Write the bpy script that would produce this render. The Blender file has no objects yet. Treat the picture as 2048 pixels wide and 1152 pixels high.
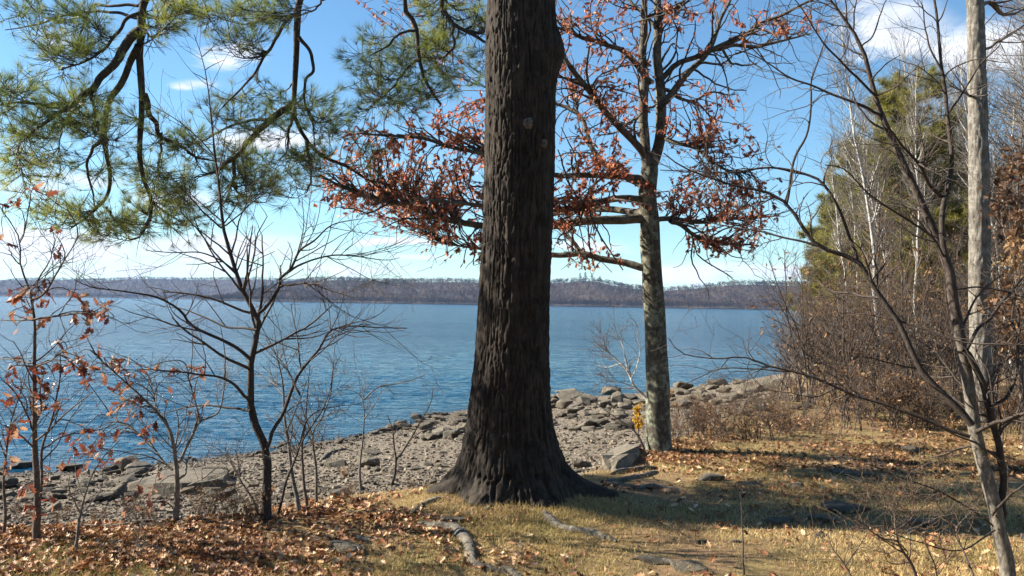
import bpy, bmesh, math, random
import numpy as np
from mathutils import Vector, Matrix

# ------------------------------------------------------------------ camera, sky, sun, exposure
scene = bpy.context.scene
COL = scene.collection
W, H, F = 2048.0, 1152.0, 1704.0          # photograph size and focal length in its pixels
EYE = np.array([0.0, 0.0, 1.6])
PITCH = math.atan(30.0 / F)
ROLL = 0.0157
WATER_Z = -1.8
_f = np.array([0, math.cos(PITCH), math.sin(PITCH)])
_u0 = np.array([0, -math.sin(PITCH), math.cos(PITCH)])
_r0 = np.array([1.0, 0, 0])
_r = math.cos(ROLL) * _r0 + math.sin(ROLL) * _u0
_u = math.cos(ROLL) * _u0 - math.sin(ROLL) * _r0

cam_data = bpy.data.cameras.new('camera')
cam_data.sensor_width = 36.0
cam_data.lens = 36.0 * F / W
cam_data.clip_start = 0.05
cam_data.clip_end = 20000.0
cam = bpy.data.objects.new('camera', cam_data)
COL.objects.link(cam)
m = Matrix.Identity(4)
for i in range(3):
    m[i][0], m[i][1], m[i][2], m[i][3] = _r[i], _u[i], -_f[i], EYE[i]
cam.matrix_world = m
scene.camera = cam

SUN_EL = math.radians(31.0)
SUN_AZ = math.radians(281.0)              # clockwise from +Y: left of the view, a little ahead
sun_dir = Vector((math.sin(SUN_AZ) * math.cos(SUN_EL), math.cos(SUN_AZ) * math.cos(SUN_EL), math.sin(SUN_EL)))

world = bpy.data.worlds.new('World')
scene.world = world
world.use_nodes = True
wn = world.node_tree
wn.nodes.clear()


class NT:
    """small helper for wiring nodes"""
    def __init__(s, nt): s.nt = nt
    def n(s, t, **kw):
        nd = s.nt.nodes.new(t)
        for k, v in kw.items(): setattr(nd, k, v)
        return nd
    def put(s, sock, v):
        if isinstance(v, bpy.types.NodeSocket): s.nt.links.new(v, sock)
        elif v is not None: sock.default_value = v
    def math(s, op, a, b=None, c=None, clamp=False):
        nd = s.n('ShaderNodeMath', operation=op, use_clamp=clamp)
        s.put(nd.inputs[0], a); s.put(nd.inputs[1], b); s.put(nd.inputs[2], c)
        return nd.outputs[0]
    def mix(s, f, a, b, mode='MIX'):
        nd = s.n('ShaderNodeMix', data_type='RGBA', blend_type=mode)
        s.put(nd.inputs[0], f)
        s.put(nd.inputs[6], a if isinstance(a, bpy.types.NodeSocket) else (*a, 1))
        s.put(nd.inputs[7], b if isinstance(b, bpy.types.NodeSocket) else (*b, 1))
        return nd.outputs[2]
    def noise(s, vec, scale, detail=4, rough=0.55, dist=0.0, out=0):
        nd = s.n('ShaderNodeTexNoise')
        s.put(nd.inputs['Vector'], vec); s.put(nd.inputs['Scale'], scale)
        s.put(nd.inputs['Detail'], detail); s.put(nd.inputs['Roughness'], rough); s.put(nd.inputs['Distortion'], dist)
        return nd.outputs[out]
    def ramp(s, f, stops, interp='LINEAR'):
        nd = s.n('ShaderNodeValToRGB')
        nd.color_ramp.interpolation = interp
        e = nd.color_ramp.elements
        while len(e) < len(stops): e.new(0.5)
        for el, (p, c) in zip(e, stops):
            el.position = p; el.color = (*c, 1) if len(c) == 3 else c
        s.put(nd.inputs[0], f)
        return nd.outputs[0]
    def step(s, v, a, b):
        nd = s.n('ShaderNodeMapRange', interpolation_type='SMOOTHSTEP')
        s.put(nd.inputs[0], v); nd.inputs[1].default_value = a; nd.inputs[2].default_value = b
        return nd.outputs[0]
    def mapping(s, vec, scale=(1, 1, 1), rot=(0, 0, 0)):
        nd = s.n('ShaderNodeMapping')
        s.put(nd.inputs[0], vec); nd.inputs['Scale'].default_value = scale; nd.inputs['Rotation'].default_value = rot
        return nd.outputs[0]
    def bump(s, h, strength=0.5, dist=0.02):
        nd = s.n('ShaderNodeBump')
        s.put(nd.inputs['Height'], h); nd.inputs['Strength'].default_value = strength; nd.inputs['Distance'].default_value = dist
        return nd.outputs[0]


w = NT(wn)
tc = w.n('ShaderNodeTexCoord').outputs['Generated']
sky = w.n('ShaderNodeTexSky', sky_type='NISHITA', sun_disc=False, sun_elevation=SUN_EL, sun_rotation=SUN_AZ,
          altitude=120.0, air_density=1.0, dust_density=0.0, ozone_density=2.6)
sep = w.n('ShaderNodeSeparateXYZ'); w.put(sep.inputs[0], tc)
X, Y, Z = sep.outputs
zz = w.math('ADD', w.math('MAXIMUM', Z, 0.0), 0.10)
cv = w.n('ShaderNodeCombineXYZ')
w.put(cv.inputs[0], w.math('DIVIDE', X, zz)); w.put(cv.inputs[1], w.math('DIVIDE', Y, zz)); cv.inputs[2].default_value = 3.7
nz = w.noise(cv.outputs[0], 0.85, 7, 0.58, 0.3)
nfine = w.noise(w.mapping(tc, (1, 1, 2.4)), 9.0, 6, 0.6, 0.4)
yy = w.math('MAXIMUM', Y, 0.15)
uu = w.math('DIVIDE', X, yy); vv = w.math('DIVIDE', Z, yy)
wob = w.math('MULTIPLY', w.math('SUBTRACT', nfine, 0.5), 0.10)
uw = w.math('ADD', uu, wob); vw = w.math('ADD', vv, w.math('MULTIPLY', wob, 0.45))
# banks of cumulus where the sky holds them: azimuth, elevation (tangents), half widths, weight
CLOUDS = [(-.325, .292, .045, .020, .9), (-.37, .253, .036, .010, .8), (-.29, .19, .10, .022, .95), (-.40, .12, .10, .016, .8),
          (-.52, .135, .12, .02, .8), (-.56, .06, .16, .032, 1.15), (-.36, .06, .16, .022, 1.15), (-.2, .035, .12, .012, 1.0), (-.45, .03, .3, .012, 1.0), (-.13, .073, .05, .009, .9), (-.10, .052, .07, .006, .8), (-.06, .245, .035, .012, .35),
          (-.24, .255, .03, .010, .4), (.24, .04, .11, .016, 1.1), (.33, .038, .09, .017, 1.1), (.10, .07, .05, .012, .6), (.15, .035, .10, .008, .7),
          (.45, .34, .10, .05, 1.0), (.56, .31, .09, .05, 1.0), (.40, .37, .07, .03, .7), (.50, .25, .05, .02, .4), (-.53, .30, .05, .03, .6),
          (-.1, .03, .3, .010, .6), (-.05, .19, .05, .015, .3)]
acc = None
for (cu, cvv, au, av, wt) in CLOUDS:
    du = w.math('MULTIPLY', w.math('SUBTRACT', uw, cu), 1 / au)
    dv = w.math('MULTIPLY', w.math('SUBTRACT', vw, cvv), 1 / av)
    r2 = w.math('ADD', w.math('MULTIPLY', du, du), w.math('MULTIPLY', dv, dv))
    g = w.math('MULTIPLY', w.math('POWER', 2.718, w.math('MULTIPLY', r2, -1.0)), wt)
    acc = g if acc is None else w.math('MAXIMUM', acc, g)
acc = w.math('MULTIPLY', acc, w.step(Y, 0.15, 0.4))
dens = w.math('ADD', w.math('MULTIPLY', w.math('SUBTRACT', nz, 0.5), 0.9), w.math('MULTIPLY', w.math('SUBTRACT', nfine, 0.5), 1.3))
front = w.step(Y, 0.1, 0.5)                                     # away from the banks above the sky keeps loose scattered cloud
dens = w.math('ADD', dens, w.math('MULTIPLY', w.math('SUBTRACT', 1.0, front), 0.22))
dens = w.math('ADD', dens, w.math('MULTIPLY', acc, 0.85))
mask = w.math('MULTIPLY', w.step(dens, 0.30, 0.86), 0.93)
shade = w.math('ADD', 0.58, w.math('MULTIPLY', nfine, 0.8))
ccol = w.n('ShaderNodeVectorMath', operation='SCALE'); ccol.inputs[0].default_value = (6.3, 6.5, 6.9)
w.put(ccol.inputs['Scale'], shade)
hs = w.n('ShaderNodeHueSaturation'); hs.inputs['Saturation'].default_value = 1.06; hs.inputs['Value'].default_value = 1.0
w.put(hs.inputs['Color'], sky.outputs[0])
tone = w.mix(1.0, hs.outputs[0], (.83, 1.015, 1.05), 'MULTIPLY')
wcol = w.mix(mask, tone, ccol.outputs[0])
bg = w.n('ShaderNodeBackground'); bg.inputs[1].default_value = 0.051
w.put(bg.inputs[0], wcol)
world.cycles.sampling_method = 'MANUAL'; world.cycles.sample_map_resolution = 512
wo = w.n('ShaderNodeOutputWorld'); wn.links.new(bg.outputs[0], wo.inputs[0])

sl = bpy.data.lights.new('sun', 'SUN')
sl.energy = 5.0; sl.angle = math.radians(0.53); sl.color = (1.0, 0.92, 0.78)
so = bpy.data.objects.new('sun', sl); COL.objects.link(so)
so.rotation_euler = (-sun_dir).to_track_quat('-Z', 'Y').to_euler()

vs = scene.view_settings
vs.view_transform = 'Standard'; vs.look = 'None'; vs.exposure = 1.80; vs.gamma = 1.0; vs.use_curve_mapping = False
cy = scene.cycles
cy.max_bounces = 6; cy.diffuse_bounces = 3; cy.glossy_bounces = 3; cy.transmission_bounces = 3; cy.transparent_max_bounces = 8
cy.volume_bounces = 0; cy.use_denoising = True; cy.caustics_reflective = False; cy.caustics_refractive = False
cy.sample_clamp_indirect = 6.0


# ------------------------------------------------------------------ geometry helpers
def ray(px, py):
    px = np.asarray(px, float); py = np.asarray(py, float)
    return _f + ((px - W / 2) / F)[..., None] * _r + ((H / 2 - py) / F)[..., None] * _u


def at(px, py, d):
    """point seen at a picture position, d metres along the view"""
    return EYE + np.asarray(d, float)[..., None] * ray(px, py)


def nrm(v):
    return v / np.maximum(np.linalg.norm(v, axis=-1, keepdims=True), 1e-9)


def _hash(i, j, k):
    n = (i.astype(np.int64) * 374761393 + j.astype(np.int64) * 668265263 + k.astype(np.int64) * 2147483647 // 7) & 0xFFFFFFFF
    n = ((n ^ (n >> 13)) * 1274126177) & 0xFFFFFFFF
    n = (n ^ (n >> 16)) & 0xFFFFFFFF
    return n / 4294967295.0


def vnoise(p):
    p = np.asarray(p, float)
    i = np.floor(p).astype(np.int64); f = p - i
    f = f * f * (3 - 2 * f)
    o = 0
    for a in (0, 1):
        for b in (0, 1):
            for c in (0, 1):
                wgt = (f[..., 0] if a else 1 - f[..., 0]) * (f[..., 1] if b else 1 - f[..., 1]) * (f[..., 2] if c else 1 - f[..., 2])
                o = o + wgt * _hash(i[..., 0] + a, i[..., 1] + b, i[..., 2] + c)
    return o * 2 - 1


def fbm(p, o=4):
    s, a, t = 0, 1.0, 0.0
    for k in range(o):
        s = s + a * vnoise(p * (2 ** k) + 17.3 * k); t += a; a *= 0.5
    return s / t


def sstep(x, a, b):
    t = np.clip((x - a) / (b - a), 0, 1)
    return t * t * (3 - 2 * t)


def mesh(name, V, faces, mat=None, smooth=True, tint=None, attrs=None):
    """faces: list of (n,k) index arrays"""
    me = bpy.data.meshes.new(name)
    V = np.asarray(V, np.float32)
    me.vertices.add(len(V)); me.vertices.foreach_set('co', V.ravel())
    faces = [np.asarray(f, np.int32) for f in faces if len(f)]
    loops = np.concatenate([f.ravel() for f in faces])
    sizes = np.concatenate([np.full(len(f), f.shape[1], np.int32) for f in faces])
    me.loops.add(len(loops)); me.loops.foreach_set('vertex_index', loops)
    me.polygons.add(len(sizes))
    me.polygons.foreach_set('loop_start', np.concatenate([[0], np.cumsum(sizes)[:-1]]).astype(np.int32))
    me.polygons.foreach_set('use_smooth', np.full(len(sizes), smooth))
    me.update(calc_edges=True)
    al = dict(attrs or {})
    if tint is not None: al['tint'] = tint
    for k, a in al.items():
        at_ = me.attributes.new(k, 'FLOAT', 'POINT'); at_.data.foreach_set('value', np.asarray(a, np.float32))
    if mat: me.materials.append(mat)
    return me


def link(name, me, parent=None, kind=None, loc=None):
    o = bpy.data.objects.new(name, me); COL.objects.link(o)
    if parent is not None: o.parent = parent
    if kind: o['kind'] = kind
    if loc is not None: o.location = loc
    return o


def tag(o, label, cat, group=None, kind=None):
    o['label'] = label; o['category'] = cat
    if group: o['group'] = group
    if kind: o['kind'] = kind
    return o


def thing(name, label, cat, loc, group=None, rz=0.0, scale=1.0):
    o = bpy.data.objects.new(name, None); COL.objects.link(o)
    o.location = loc; o.rotation_euler = (0, 0, rz); o.scale = (scale,) * 3
    o.empty_display_size = 0.2
    return tag(o, label, cat, group)


def copy_tree(o, loc, rz, scale, label, group=None, tilt=(0, 0)):
    c = o.copy(); COL.objects.link(c)
    c.location = loc; c.rotation_euler = (tilt[0], tilt[1], rz)
    c.scale = scale if isinstance(scale, tuple) else (scale,) * 3
    c['label'] = label
    if group: c['group'] = group
    for ch in list(o.children):
        d = ch.copy(); COL.objects.link(d); d.parent = c
        for g in list(ch.children):
            e = g.copy(); COL.objects.link(e); e.parent = d
    return c


def resample(pts, n):
    """Catmull-Rom through the given points, n samples"""
    pts = np.asarray(pts, float)
    if len(pts) == 2: pts = np.array([pts[0], pts[0] * .5 + pts[1] * .5, pts[1]])
    p = np.vstack([2 * pts[0] - pts[1], pts, 2 * pts[-1] - pts[-2]])
    d = np.concatenate([[0], np.cumsum(np.linalg.norm(np.diff(pts, axis=0), axis=1))])
    s = np.linspace(0, d[-1], n)
    i = np.clip(np.searchsorted(d, s, 'right') - 1, 0, len(pts) - 2)
    t = ((s - d[i]) / np.maximum(d[i + 1] - d[i], 1e-9))[:, None]
    a, b, c, e = p[i], p[i + 1], p[i + 2], p[i + 3]
    return .5 * ((2 * b) + (-a + c) * t + (2 * a - 5 * b + 4 * c - e) * t * t + (-a + 3 * b - 3 * c + e) * t ** 3)


def tubes(P, R, k=5, rough=None, cap=False):
    """P (N,S,3), R (N,S) -> verts, quads"""
    N, S, _ = P.shape
    T = np.gradient(P, axis=1); T = nrm(T)
    ref = np.where(np.abs(T.mean(1)[:, 2:3]) > .8, np.array([[1.0, 0.1, 0]]), np.array([[0.05, 0.1, 1.0]]))
    A = nrm(np.cross(T, ref[:, None, :])); B = np.cross(T, A)
    th = np.arange(k) * 2 * np.pi / k
    ring = np.cos(th)[None, None, :, None] * A[:, :, None, :] + np.sin(th)[None, None, :, None] * B[:, :, None, :]
    rr = R[:, :, None, None]
    if rough: rr = rr * (1 + rough * np.random.default_rng(5).uniform(-1, 1, (N, S, k, 1)))
    V = P[:, :, None, :] + ring * rr
    idx = np.arange(N * S * k).reshape(N, S, k)
    a = idx[:, :-1, :]; b = np.roll(a, -1, 2); d = idx[:, 1:, :]; c = np.roll(d, -1, 2)
    return V.reshape(-1, 3), np.stack([a, b, c, d], -1).reshape(-1, 4)


def join(parts):
    Vs, Fs, o = [], [], 0
    for V, Fq in parts:
        Vs.append(V); Fs.append(Fq + o); o += len(V)
    return np.concatenate(Vs), Fs


def sprout(rng, P, R, n, t=(.2, 1.), L=(.3, .6), ang=(35, 65), up=0.0, wig=.12, segs=6, rk=.6, flat=0., taper=.5, rmin=.0018, tip=.4, drop=0.0):
    """n shoots growing off a set of branches (N,S,3)"""
    N, S, _ = P.shape
    Ln = np.linalg.norm(np.diff(P, axis=1), axis=2).sum(1)
    k = rng.choice(N, n, p=Ln / Ln.sum())
    tt = rng.uniform(t[0], t[1], n)
    ft = tt * (S - 1); i = np.minimum(ft.astype(int), S - 2); f = (ft - i)[:, None]
    pos = P[k, i] * (1 - f) + P[k, i + 1] * f
    T = nrm(P[k, i + 1] - P[k, i])
    r = R[k, i] * (1 - f[:, 0]) + R[k, i + 1] * f[:, 0]
    q = rng.normal(size=(n, 3)); q[:, 2] *= (1 - flat)
    q = nrm(q - (q * T).sum(1, keepdims=True) * T)
    a = np.radians(rng.uniform(ang[0], ang[1], n))[:, None]
    D = np.cos(a) * T + np.sin(a) * q
    ln = rng.uniform(L[0], L[1], n) * (1 - taper * tt)
    r0 = np.clip(np.minimum(r * rk, ln * .02), rmin, None)
    out = np.empty((n, segs + 1, 3)); out[:, 0] = pos
    for s in range(segs):
        D = D + wig * rng.normal(size=(n, 3)) + np.array([0, 0, up - drop * s / segs])
        D = nrm(D)
        out[:, s + 1] = out[:, s] + D * (ln / segs)[:, None]
    rad = np.maximum(r0[:, None] * np.linspace(1, tip, segs + 1)[None], rmin * .8)
    return out, rad


def reach(rng, P, R, targets, segs=8, rk=.55, rmin=.003, sag=0.0, r0=None, reachback=.25):
    """one branchlet from the nearest limb to every target"""
    pts = P.reshape(-1, 3); T = nrm(np.gradient(P, axis=1)).reshape(-1, 3); rad = R.reshape(-1)
    out = np.empty((len(targets), segs + 1, 3)); rr = np.empty((len(targets), segs + 1))
    for a, tg in enumerate(targets):
        v = tg - pts; d = np.linalg.norm(v, axis=1)
        cost = d - reachback * (v * T).sum(1) + rng.uniform(0, .12, len(pts))
        i = int(np.argmin(cost)); D = d[i]
        s0 = pts[i]; c = s0 + T[i] * D * .45 + np.array([0, 0, .12 * D]) + rng.normal(size=3) * .05 * D
        t = np.linspace(0, 1, segs + 1)[:, None]
        cur = (1 - t) ** 2 * s0 + 2 * t * (1 - t) * c + t * t * tg
        cur += rng.normal(size=cur.shape) * .012 * D * np.sin(t * np.pi)
        cur[:, 2] -= sag * (t[:, 0] ** 2) * D
        out[a] = cur
        b = max(rmin, min(rad[i] * rk, r0 if r0 else .02, .02 * D + .002))
        rr[a] = np.linspace(b, max(b * .35, rmin * .6), segs + 1)
    return out, rr


def stamp(rng, TV, TF, pos, yax, size, roll=True):
    """copies of a small template (its length along +Y) at pos, pointing along yax"""
    n = len(pos); y = nrm(yax)
    q = rng.normal(size=(n, 3)); x = nrm(q - (q * y).sum(1, keepdims=True) * y); z = np.cross(x, y)
    s = np.broadcast_to(np.asarray(size, float), (n,))[:, None, None]
    V = (TV[None, :, 0:1] * x[:, None] + TV[None, :, 1:2] * y[:, None] + TV[None, :, 2:3] * z[:, None]) * s + pos[:, None]
    off = (np.arange(n) * len(TV))[:, None, None]
    return V.reshape(-1, 3), [(np.asarray(f)[None] + off).reshape(-1, np.asarray(f).shape[1]) for f in TF]


# leaf shapes -------------------------------------------------------
def leaf_template(kind='oak', curl=.25, fold=.35):
    if kind == 'oak':
        half = [(.03, 0), (.10, .10), (.08, .18), (.30, .30), (.13, .40), (.36, .58), (.14, .66), (.24, .84), (.07, .88)]
    elif kind == 'beech':
        half = [(.02, 0), (.18, .2), (.27, .45), (.2, .7), (.06, .92)]
    else:
        half = [(.05, 0), (.3, .35), (.2, .75)]
    L = [(-x, y) for x, y in half]; Rr = [(x, y) for x, y in half]
    V = []
    for (lx, ly), (rx, ry) in zip(L, Rr):
        V += [(lx, ly, fold * abs(lx) + curl * ly * ly), (0, ly, curl * ly * ly), (rx, ry, fold * rx + curl * ry * ry)]
    V.append((0, 1.0, curl))
    F4 = []
    for i in range(len(half) - 1):
        b = 3 * i
        F4 += [(b, b + 1, b + 4, b + 3), (b + 1, b + 2, b + 5, b + 4)]
    e = 3 * (len(half) - 1)
    return np.array(V, float), [np.array(F4), np.array([(e, e + 1, e + 3), (e + 1, e + 2, e + 3)])] if False else [np.array(F4), np.array([(e, e + 1, len(V) - 1), (e + 1, e + 2, len(V) - 1)])]


def tuft_template(rng, n=20, spread=60, wdt=.02, back=.25):
    V, T = [], []
    for i in range(n):
        a = math.radians(spread) * math.sqrt(rng.uniform(0, 1)); ph = rng.uniform(0, 2 * math.pi)
        d = np.array([math.sin(a) * math.cos(ph), math.cos(a), math.sin(a) * math.sin(ph)])
        b = np.array([0, -back * rng.uniform(0, 1), 0]); l = rng.uniform(.75, 1.05)
        s = nrm(np.cross(d, rng.normal(size=3))) * wdt * .5
        k = len(V)
        tipd = b + d * l + np.array([0, 0, 0])
        V += [b - s, b + s, tipd]; T.append((k, k + 1, k + 2))
    return np.array(V), [np.array(T)]


# ------------------------------------------------------------------ materials
def mat(name):
    mt = bpy.data.materials.new(name); mt.use_nodes = True
    nt = mt.node_tree
    b = nt.nodes['Principled BSDF']
    b.inputs['Specular IOR Level'].default_value = 0.25
    return mt, NT(nt), b


def coord(h, kind='Object'):
    return h.n('ShaderNodeTexCoord').outputs[kind]


def attr(h, name):
    return h.n('ShaderNodeAttribute', attribute_name=name).outputs['Fac']


def world_pos(h):
    return h.n('ShaderNodeNewGeometry').outputs['Position']


def bark(name, dark, light, patch=None, patch_amt=.5, scale=1.0, stretch=.18, rough=.9, bstr=.6, bdist=.01):
    mt, h, b = mat(name)
    p = world_pos(h)
    n1 = h.noise(h.mapping(p, (1, 1, stretch)), 38 * scale, 6, .65, .4)
    n2 = h.noise(p, 7 * scale, 4, .6)
    c = h.mix(h.step(h.math('ADD', h.math('MULTIPLY', n1, .7), h.math('MULTIPLY', n2, .3)), .32, .68), dark, light)
    if patch:
        n3 = h.noise(p, 16 * scale, 5, .65, .6)
        c = h.mix(h.math('MULTIPLY', h.step(h.math('ADD', h.math('MULTIPLY', n3, .75), h.math('MULTIPLY', n2, .35)), .53, .66), patch_amt), c, patch)
    h.put(b.inputs['Base Color'], c); b.inputs['Roughness'].default_value = rough
    h.put(b.inputs['Normal'], h.bump(n1, bstr, bdist))
    return mt


def foliage(name, stops, trans=.35, rough=.55, spec=.3, value_noise=0.0):
    mt, h, b = mat(name)
    c = h.ramp(attr(h, 'tint'), stops)
    b.inputs['Roughness'].default_value = rough; b.inputs['Specular IOR Level'].default_value = spec
    h.put(b.inputs['Base Color'], c)
    tr = h.n('ShaderNodeBsdfTranslucent'); h.put(tr.inputs[0], c)
    mx = h.n('ShaderNodeMixShader'); mx.inputs[0].default_value = trans
    h.nt.links.new(b.outputs[0], mx.inputs[1]); h.nt.links.new(tr.outputs[0], mx.inputs[2])
    h.nt.links.new(mx.outputs[0], h.nt.nodes['Material Output'].inputs[0])
    return mt


def foliage_obj(name, stops, trans=.35):
    """leaf material for leaves that are single objects: colour by object"""
    mt, h, b = mat(name)
    c = h.ramp(h.n('ShaderNodeObjectInfo').outputs['Random'], stops)
    b.inputs['Roughness'].default_value = .5
    h.put(b.inputs['Base Color'], c)
    tr = h.n('ShaderNodeBsdfTranslucent'); h.put(tr.inputs[0], c)
    mx = h.n('ShaderNodeMixShader'); mx.inputs[0].default_value = trans
    h.nt.links.new(b.outputs[0], mx.inputs[1]); h.nt.links.new(tr.outputs[0], mx.inputs[2])
    h.nt.links.new(mx.outputs[0], h.nt.nodes['Material Output'].inputs[0])
    return mt


M = {}
M['pine_bark'] = bark('pine_bark', (.011, .0085, .007), (.045, .034, .026), (.07, .06, .047), .3, .8, .16, .92, .7, .012)
M['limb_bark'] = bark('limb_bark', (.0255, .0204, .0161), (.0850, .0697, .0561), None, .5, 1.2, .6)
M['oak_bark'] = bark('oak_bark', (.0340, .0289, .0221), (.1105, .0978, .0723), (.2295, .2465, .1785), .75, .9, .45, .9, .6, .012)
M['oak_branch'] = bark('oak_branch', (.0280, .0240, .0192), (.1200, .1040, .0800), (.1920, .1840, .1360), .5, 1.2, .8)
M['grey_bark'] = bark('grey_bark', (.0630, .0540, .0450), (.1890, .1710, .1440), (.2700, .2520, .2205), .55, .8, .22, .9, .9, .02)
M['sapling_dark'] = bark('sapling_dark', (.0224, .0176, .0152), (.0680, .0528, .0432), None, .5, 1.5, .5)
M['sapling_grey'] = bark('sapling_grey', (.0720, .0624, .0528), (.1680, .1520, .1320), (.2160, .2040, .1760), .5, 1.5, .5)
M['sapling_brown'] = bark('sapling_brown', (.0425, .0323, .0272), (.1275, .0978, .0808), (.1700, .1445, .1190), .4, 1.5, .6)
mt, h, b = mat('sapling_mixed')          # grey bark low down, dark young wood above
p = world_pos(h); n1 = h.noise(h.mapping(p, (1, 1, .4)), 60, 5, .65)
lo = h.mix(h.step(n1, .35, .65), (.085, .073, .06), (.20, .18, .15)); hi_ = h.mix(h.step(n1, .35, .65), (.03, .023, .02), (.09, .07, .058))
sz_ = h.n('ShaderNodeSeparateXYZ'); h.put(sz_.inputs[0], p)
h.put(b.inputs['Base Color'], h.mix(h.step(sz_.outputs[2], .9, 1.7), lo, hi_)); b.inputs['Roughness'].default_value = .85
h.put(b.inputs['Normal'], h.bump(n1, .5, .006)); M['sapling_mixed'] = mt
M['birch_bark'] = bark('birch_bark', (.1700, .1530, .1360), (.5270, .5100, .4760), (.5950, .5780, .5355), .6, .6, 2.5)
M['twig'] = bark('twig', (.0400, .0320, .0272), (.1040, .0800, .0680), None, .5, 2, .6)
M['twig_pale'] = bark('twig_pale', (.0935, .0808, .0723), (.1870, .1615, .1403), None, .5, 2, .6)
M['twig_red'] = bark('twig_red', (.06, .04, .028), (.16, .105, .07), None, .5, 2, .6)
M['needles'] = foliage('needles', [(0, (.055, .085, .028)), (.4, (.13, .17, .04)), (.75, (.24, .265, .055)), (1, (.36, .34, .07))], .45, .5)
M['oak_leaf'] = foliage('oak_leaf', [(0, (.14, .04, .026)), (.3, (.31, .09, .05)), (.65, (.46, .17, .09)), (.85, (.56, .29, .16)), (1, (.66, .44, .28))], .6)
M['brown_leaf'] = foliage('brown_leaf', [(0, (.06, .028, .015)), (.4, (.17, .085, .04)), (.75, (.31, .175, .08)), (1, (.50, .33, .17))], .4)
M['litter'] = foliage('litter', [(0, (.055, .022, .012)), (.25, (.16, .06, .026)), (.5, (.31, .13, .055)), (.75, (.48, .28, .14)), (1, (.68, .50, .32))], .15, .6)
M['sap_leaf'] = foliage_obj('sap_leaf', [(0, (.10, .026, .018)), (.4, (.21, .06, .035)), (.7, (.32, .125, .066)), (1, (.50, .31, .19))], .35)
M['yellow_leaf'] = foliage('yellow_leaf', [(0, (.42, .22, .015)), (1, (.75, .48, .04))], .4)
M['conifer'] = foliage('conifer', [(0, (.09, .095, .022)), (.5, (.205, .19, .038)), (1, (.34, .29, .057))], .35)
M['grass'] = foliage('grass', [(0, (.09, .095, .026)), (.25, (.19, .16, .05)), (.6, (.38, .275, .11)), (1, (.58, .43, .21))], .3, .6)

# ------------------------------------------------------------------ the ground
EDGE = np.array([(-400, -60), (-40, 1.0), (-12, 4.4), (-5, 5.5), (-3.2, 5.75), (-1.9, 6.25), (-1.2, 7.0), (-.5, 7.5), (.6, 8.0), (1.2, 8.9), (1.9, 10.6),
                 (3, 12.2), (5, 15), (7, 20), (10, 28), (15, 40), (24, 60), (50, 100), (400, 420)], float)
SHORE = np.array([(-400, -30), (-60, 9), (-20, 14.5), (-9.7, 16.1), (-7.3, 17.3), (-4.9, 19.7), (-2.7, 23.6), (-2.2, 26.0), (0, 28.6), (1.4, 30.6), (4.2, 32.2),
                  (8.9, 36.6), (13, 39.5), (17, 47), (22, 60), (46, 105), (400, 460)], float)


def sdist(x, y, line):
    """distance to a polyline, positive on its left (lake) side"""
    x = np.asarray(x, float); y = np.asarray(y, float)
    best = np.full(x.shape, 1e18); sgn = np.ones(x.shape)
    for (ax, ay), (bx, by) in zip(line[:-1], line[1:]):
        ux, uy = bx - ax, by - ay
        t = np.clip(((x - ax) * ux + (y - ay) * uy) / (ux * ux + uy * uy), 0, 1)
        dx, dy = x - ax - t * ux, y - ay - t * uy
        d = dx * dx + dy * dy
        mk = d < best
        best = np.where(mk, d, best); sgn = np.where(mk, np.sign(ux * dy - uy * dx), sgn)
    return np.sqrt(best) * np.where(sgn == 0, 1, sgn)


def height(x, y, micro=True):
    x = np.asarray(x, float); y = np.asarray(y, float)
    s = sdist(x, y, EDGE); q = sdist(x, y, SHORE)
    wob = .25 * fbm(np.stack([x * .9, y * .9, x * 0 + 3.1], -1), 3)
    s2 = s + wob
    land = .10 * fbm(np.stack([x * .45, y * .45, x * 0], -1), 3) + .02 * np.clip(x - 6, 0, 40)
    land = land + .13 * np.exp(-((x - .05) ** 2 + (y - 6.95) ** 2) / .55)
    if micro: land = land + .022 * fbm(np.stack([x * 3.2, y * 3.2, x * 0 + 9], -1), 3)
    t = np.clip(np.where(s > 0, s / np.maximum(s + np.maximum(-q, 0), 1e-6), 0), 0, 1)
    z = land * (1 - t) - .72 * sstep(s2, -.15, 1.5) - (1.08) * t ** .9
    if micro: z = z + .03 * fbm(np.stack([x * 2.3, y * 2.3, x * 0 + 5], -1), 3) * sstep(s, .3, 1.5)
    z = np.where(q > 0, WATER_Z - .07 * np.minimum(q, 40), z)
    return z


_hx = np.arange(-26, 46, .12); _hy = np.arange(2.5, 92, .12)
_HG = height(*np.meshgrid(_hx, _hy, indexing='ij'), False)


def fast_height(x, y):
    fx = np.clip((x - _hx[0]) / .12, 0, len(_hx) - 1.001); fy = np.clip((y - _hy[0]) / .12, 0, len(_hy) - 1.001)
    i = fx.astype(np.int32); j = fy.astype(np.int32); a = fx - i; c = fy - j
    return (_HG[i, j] * (1 - a) + _HG[i + 1, j] * a) * (1 - c) + (_HG[i, j + 1] * (1 - a) + _HG[i + 1, j + 1] * a) * c


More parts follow.
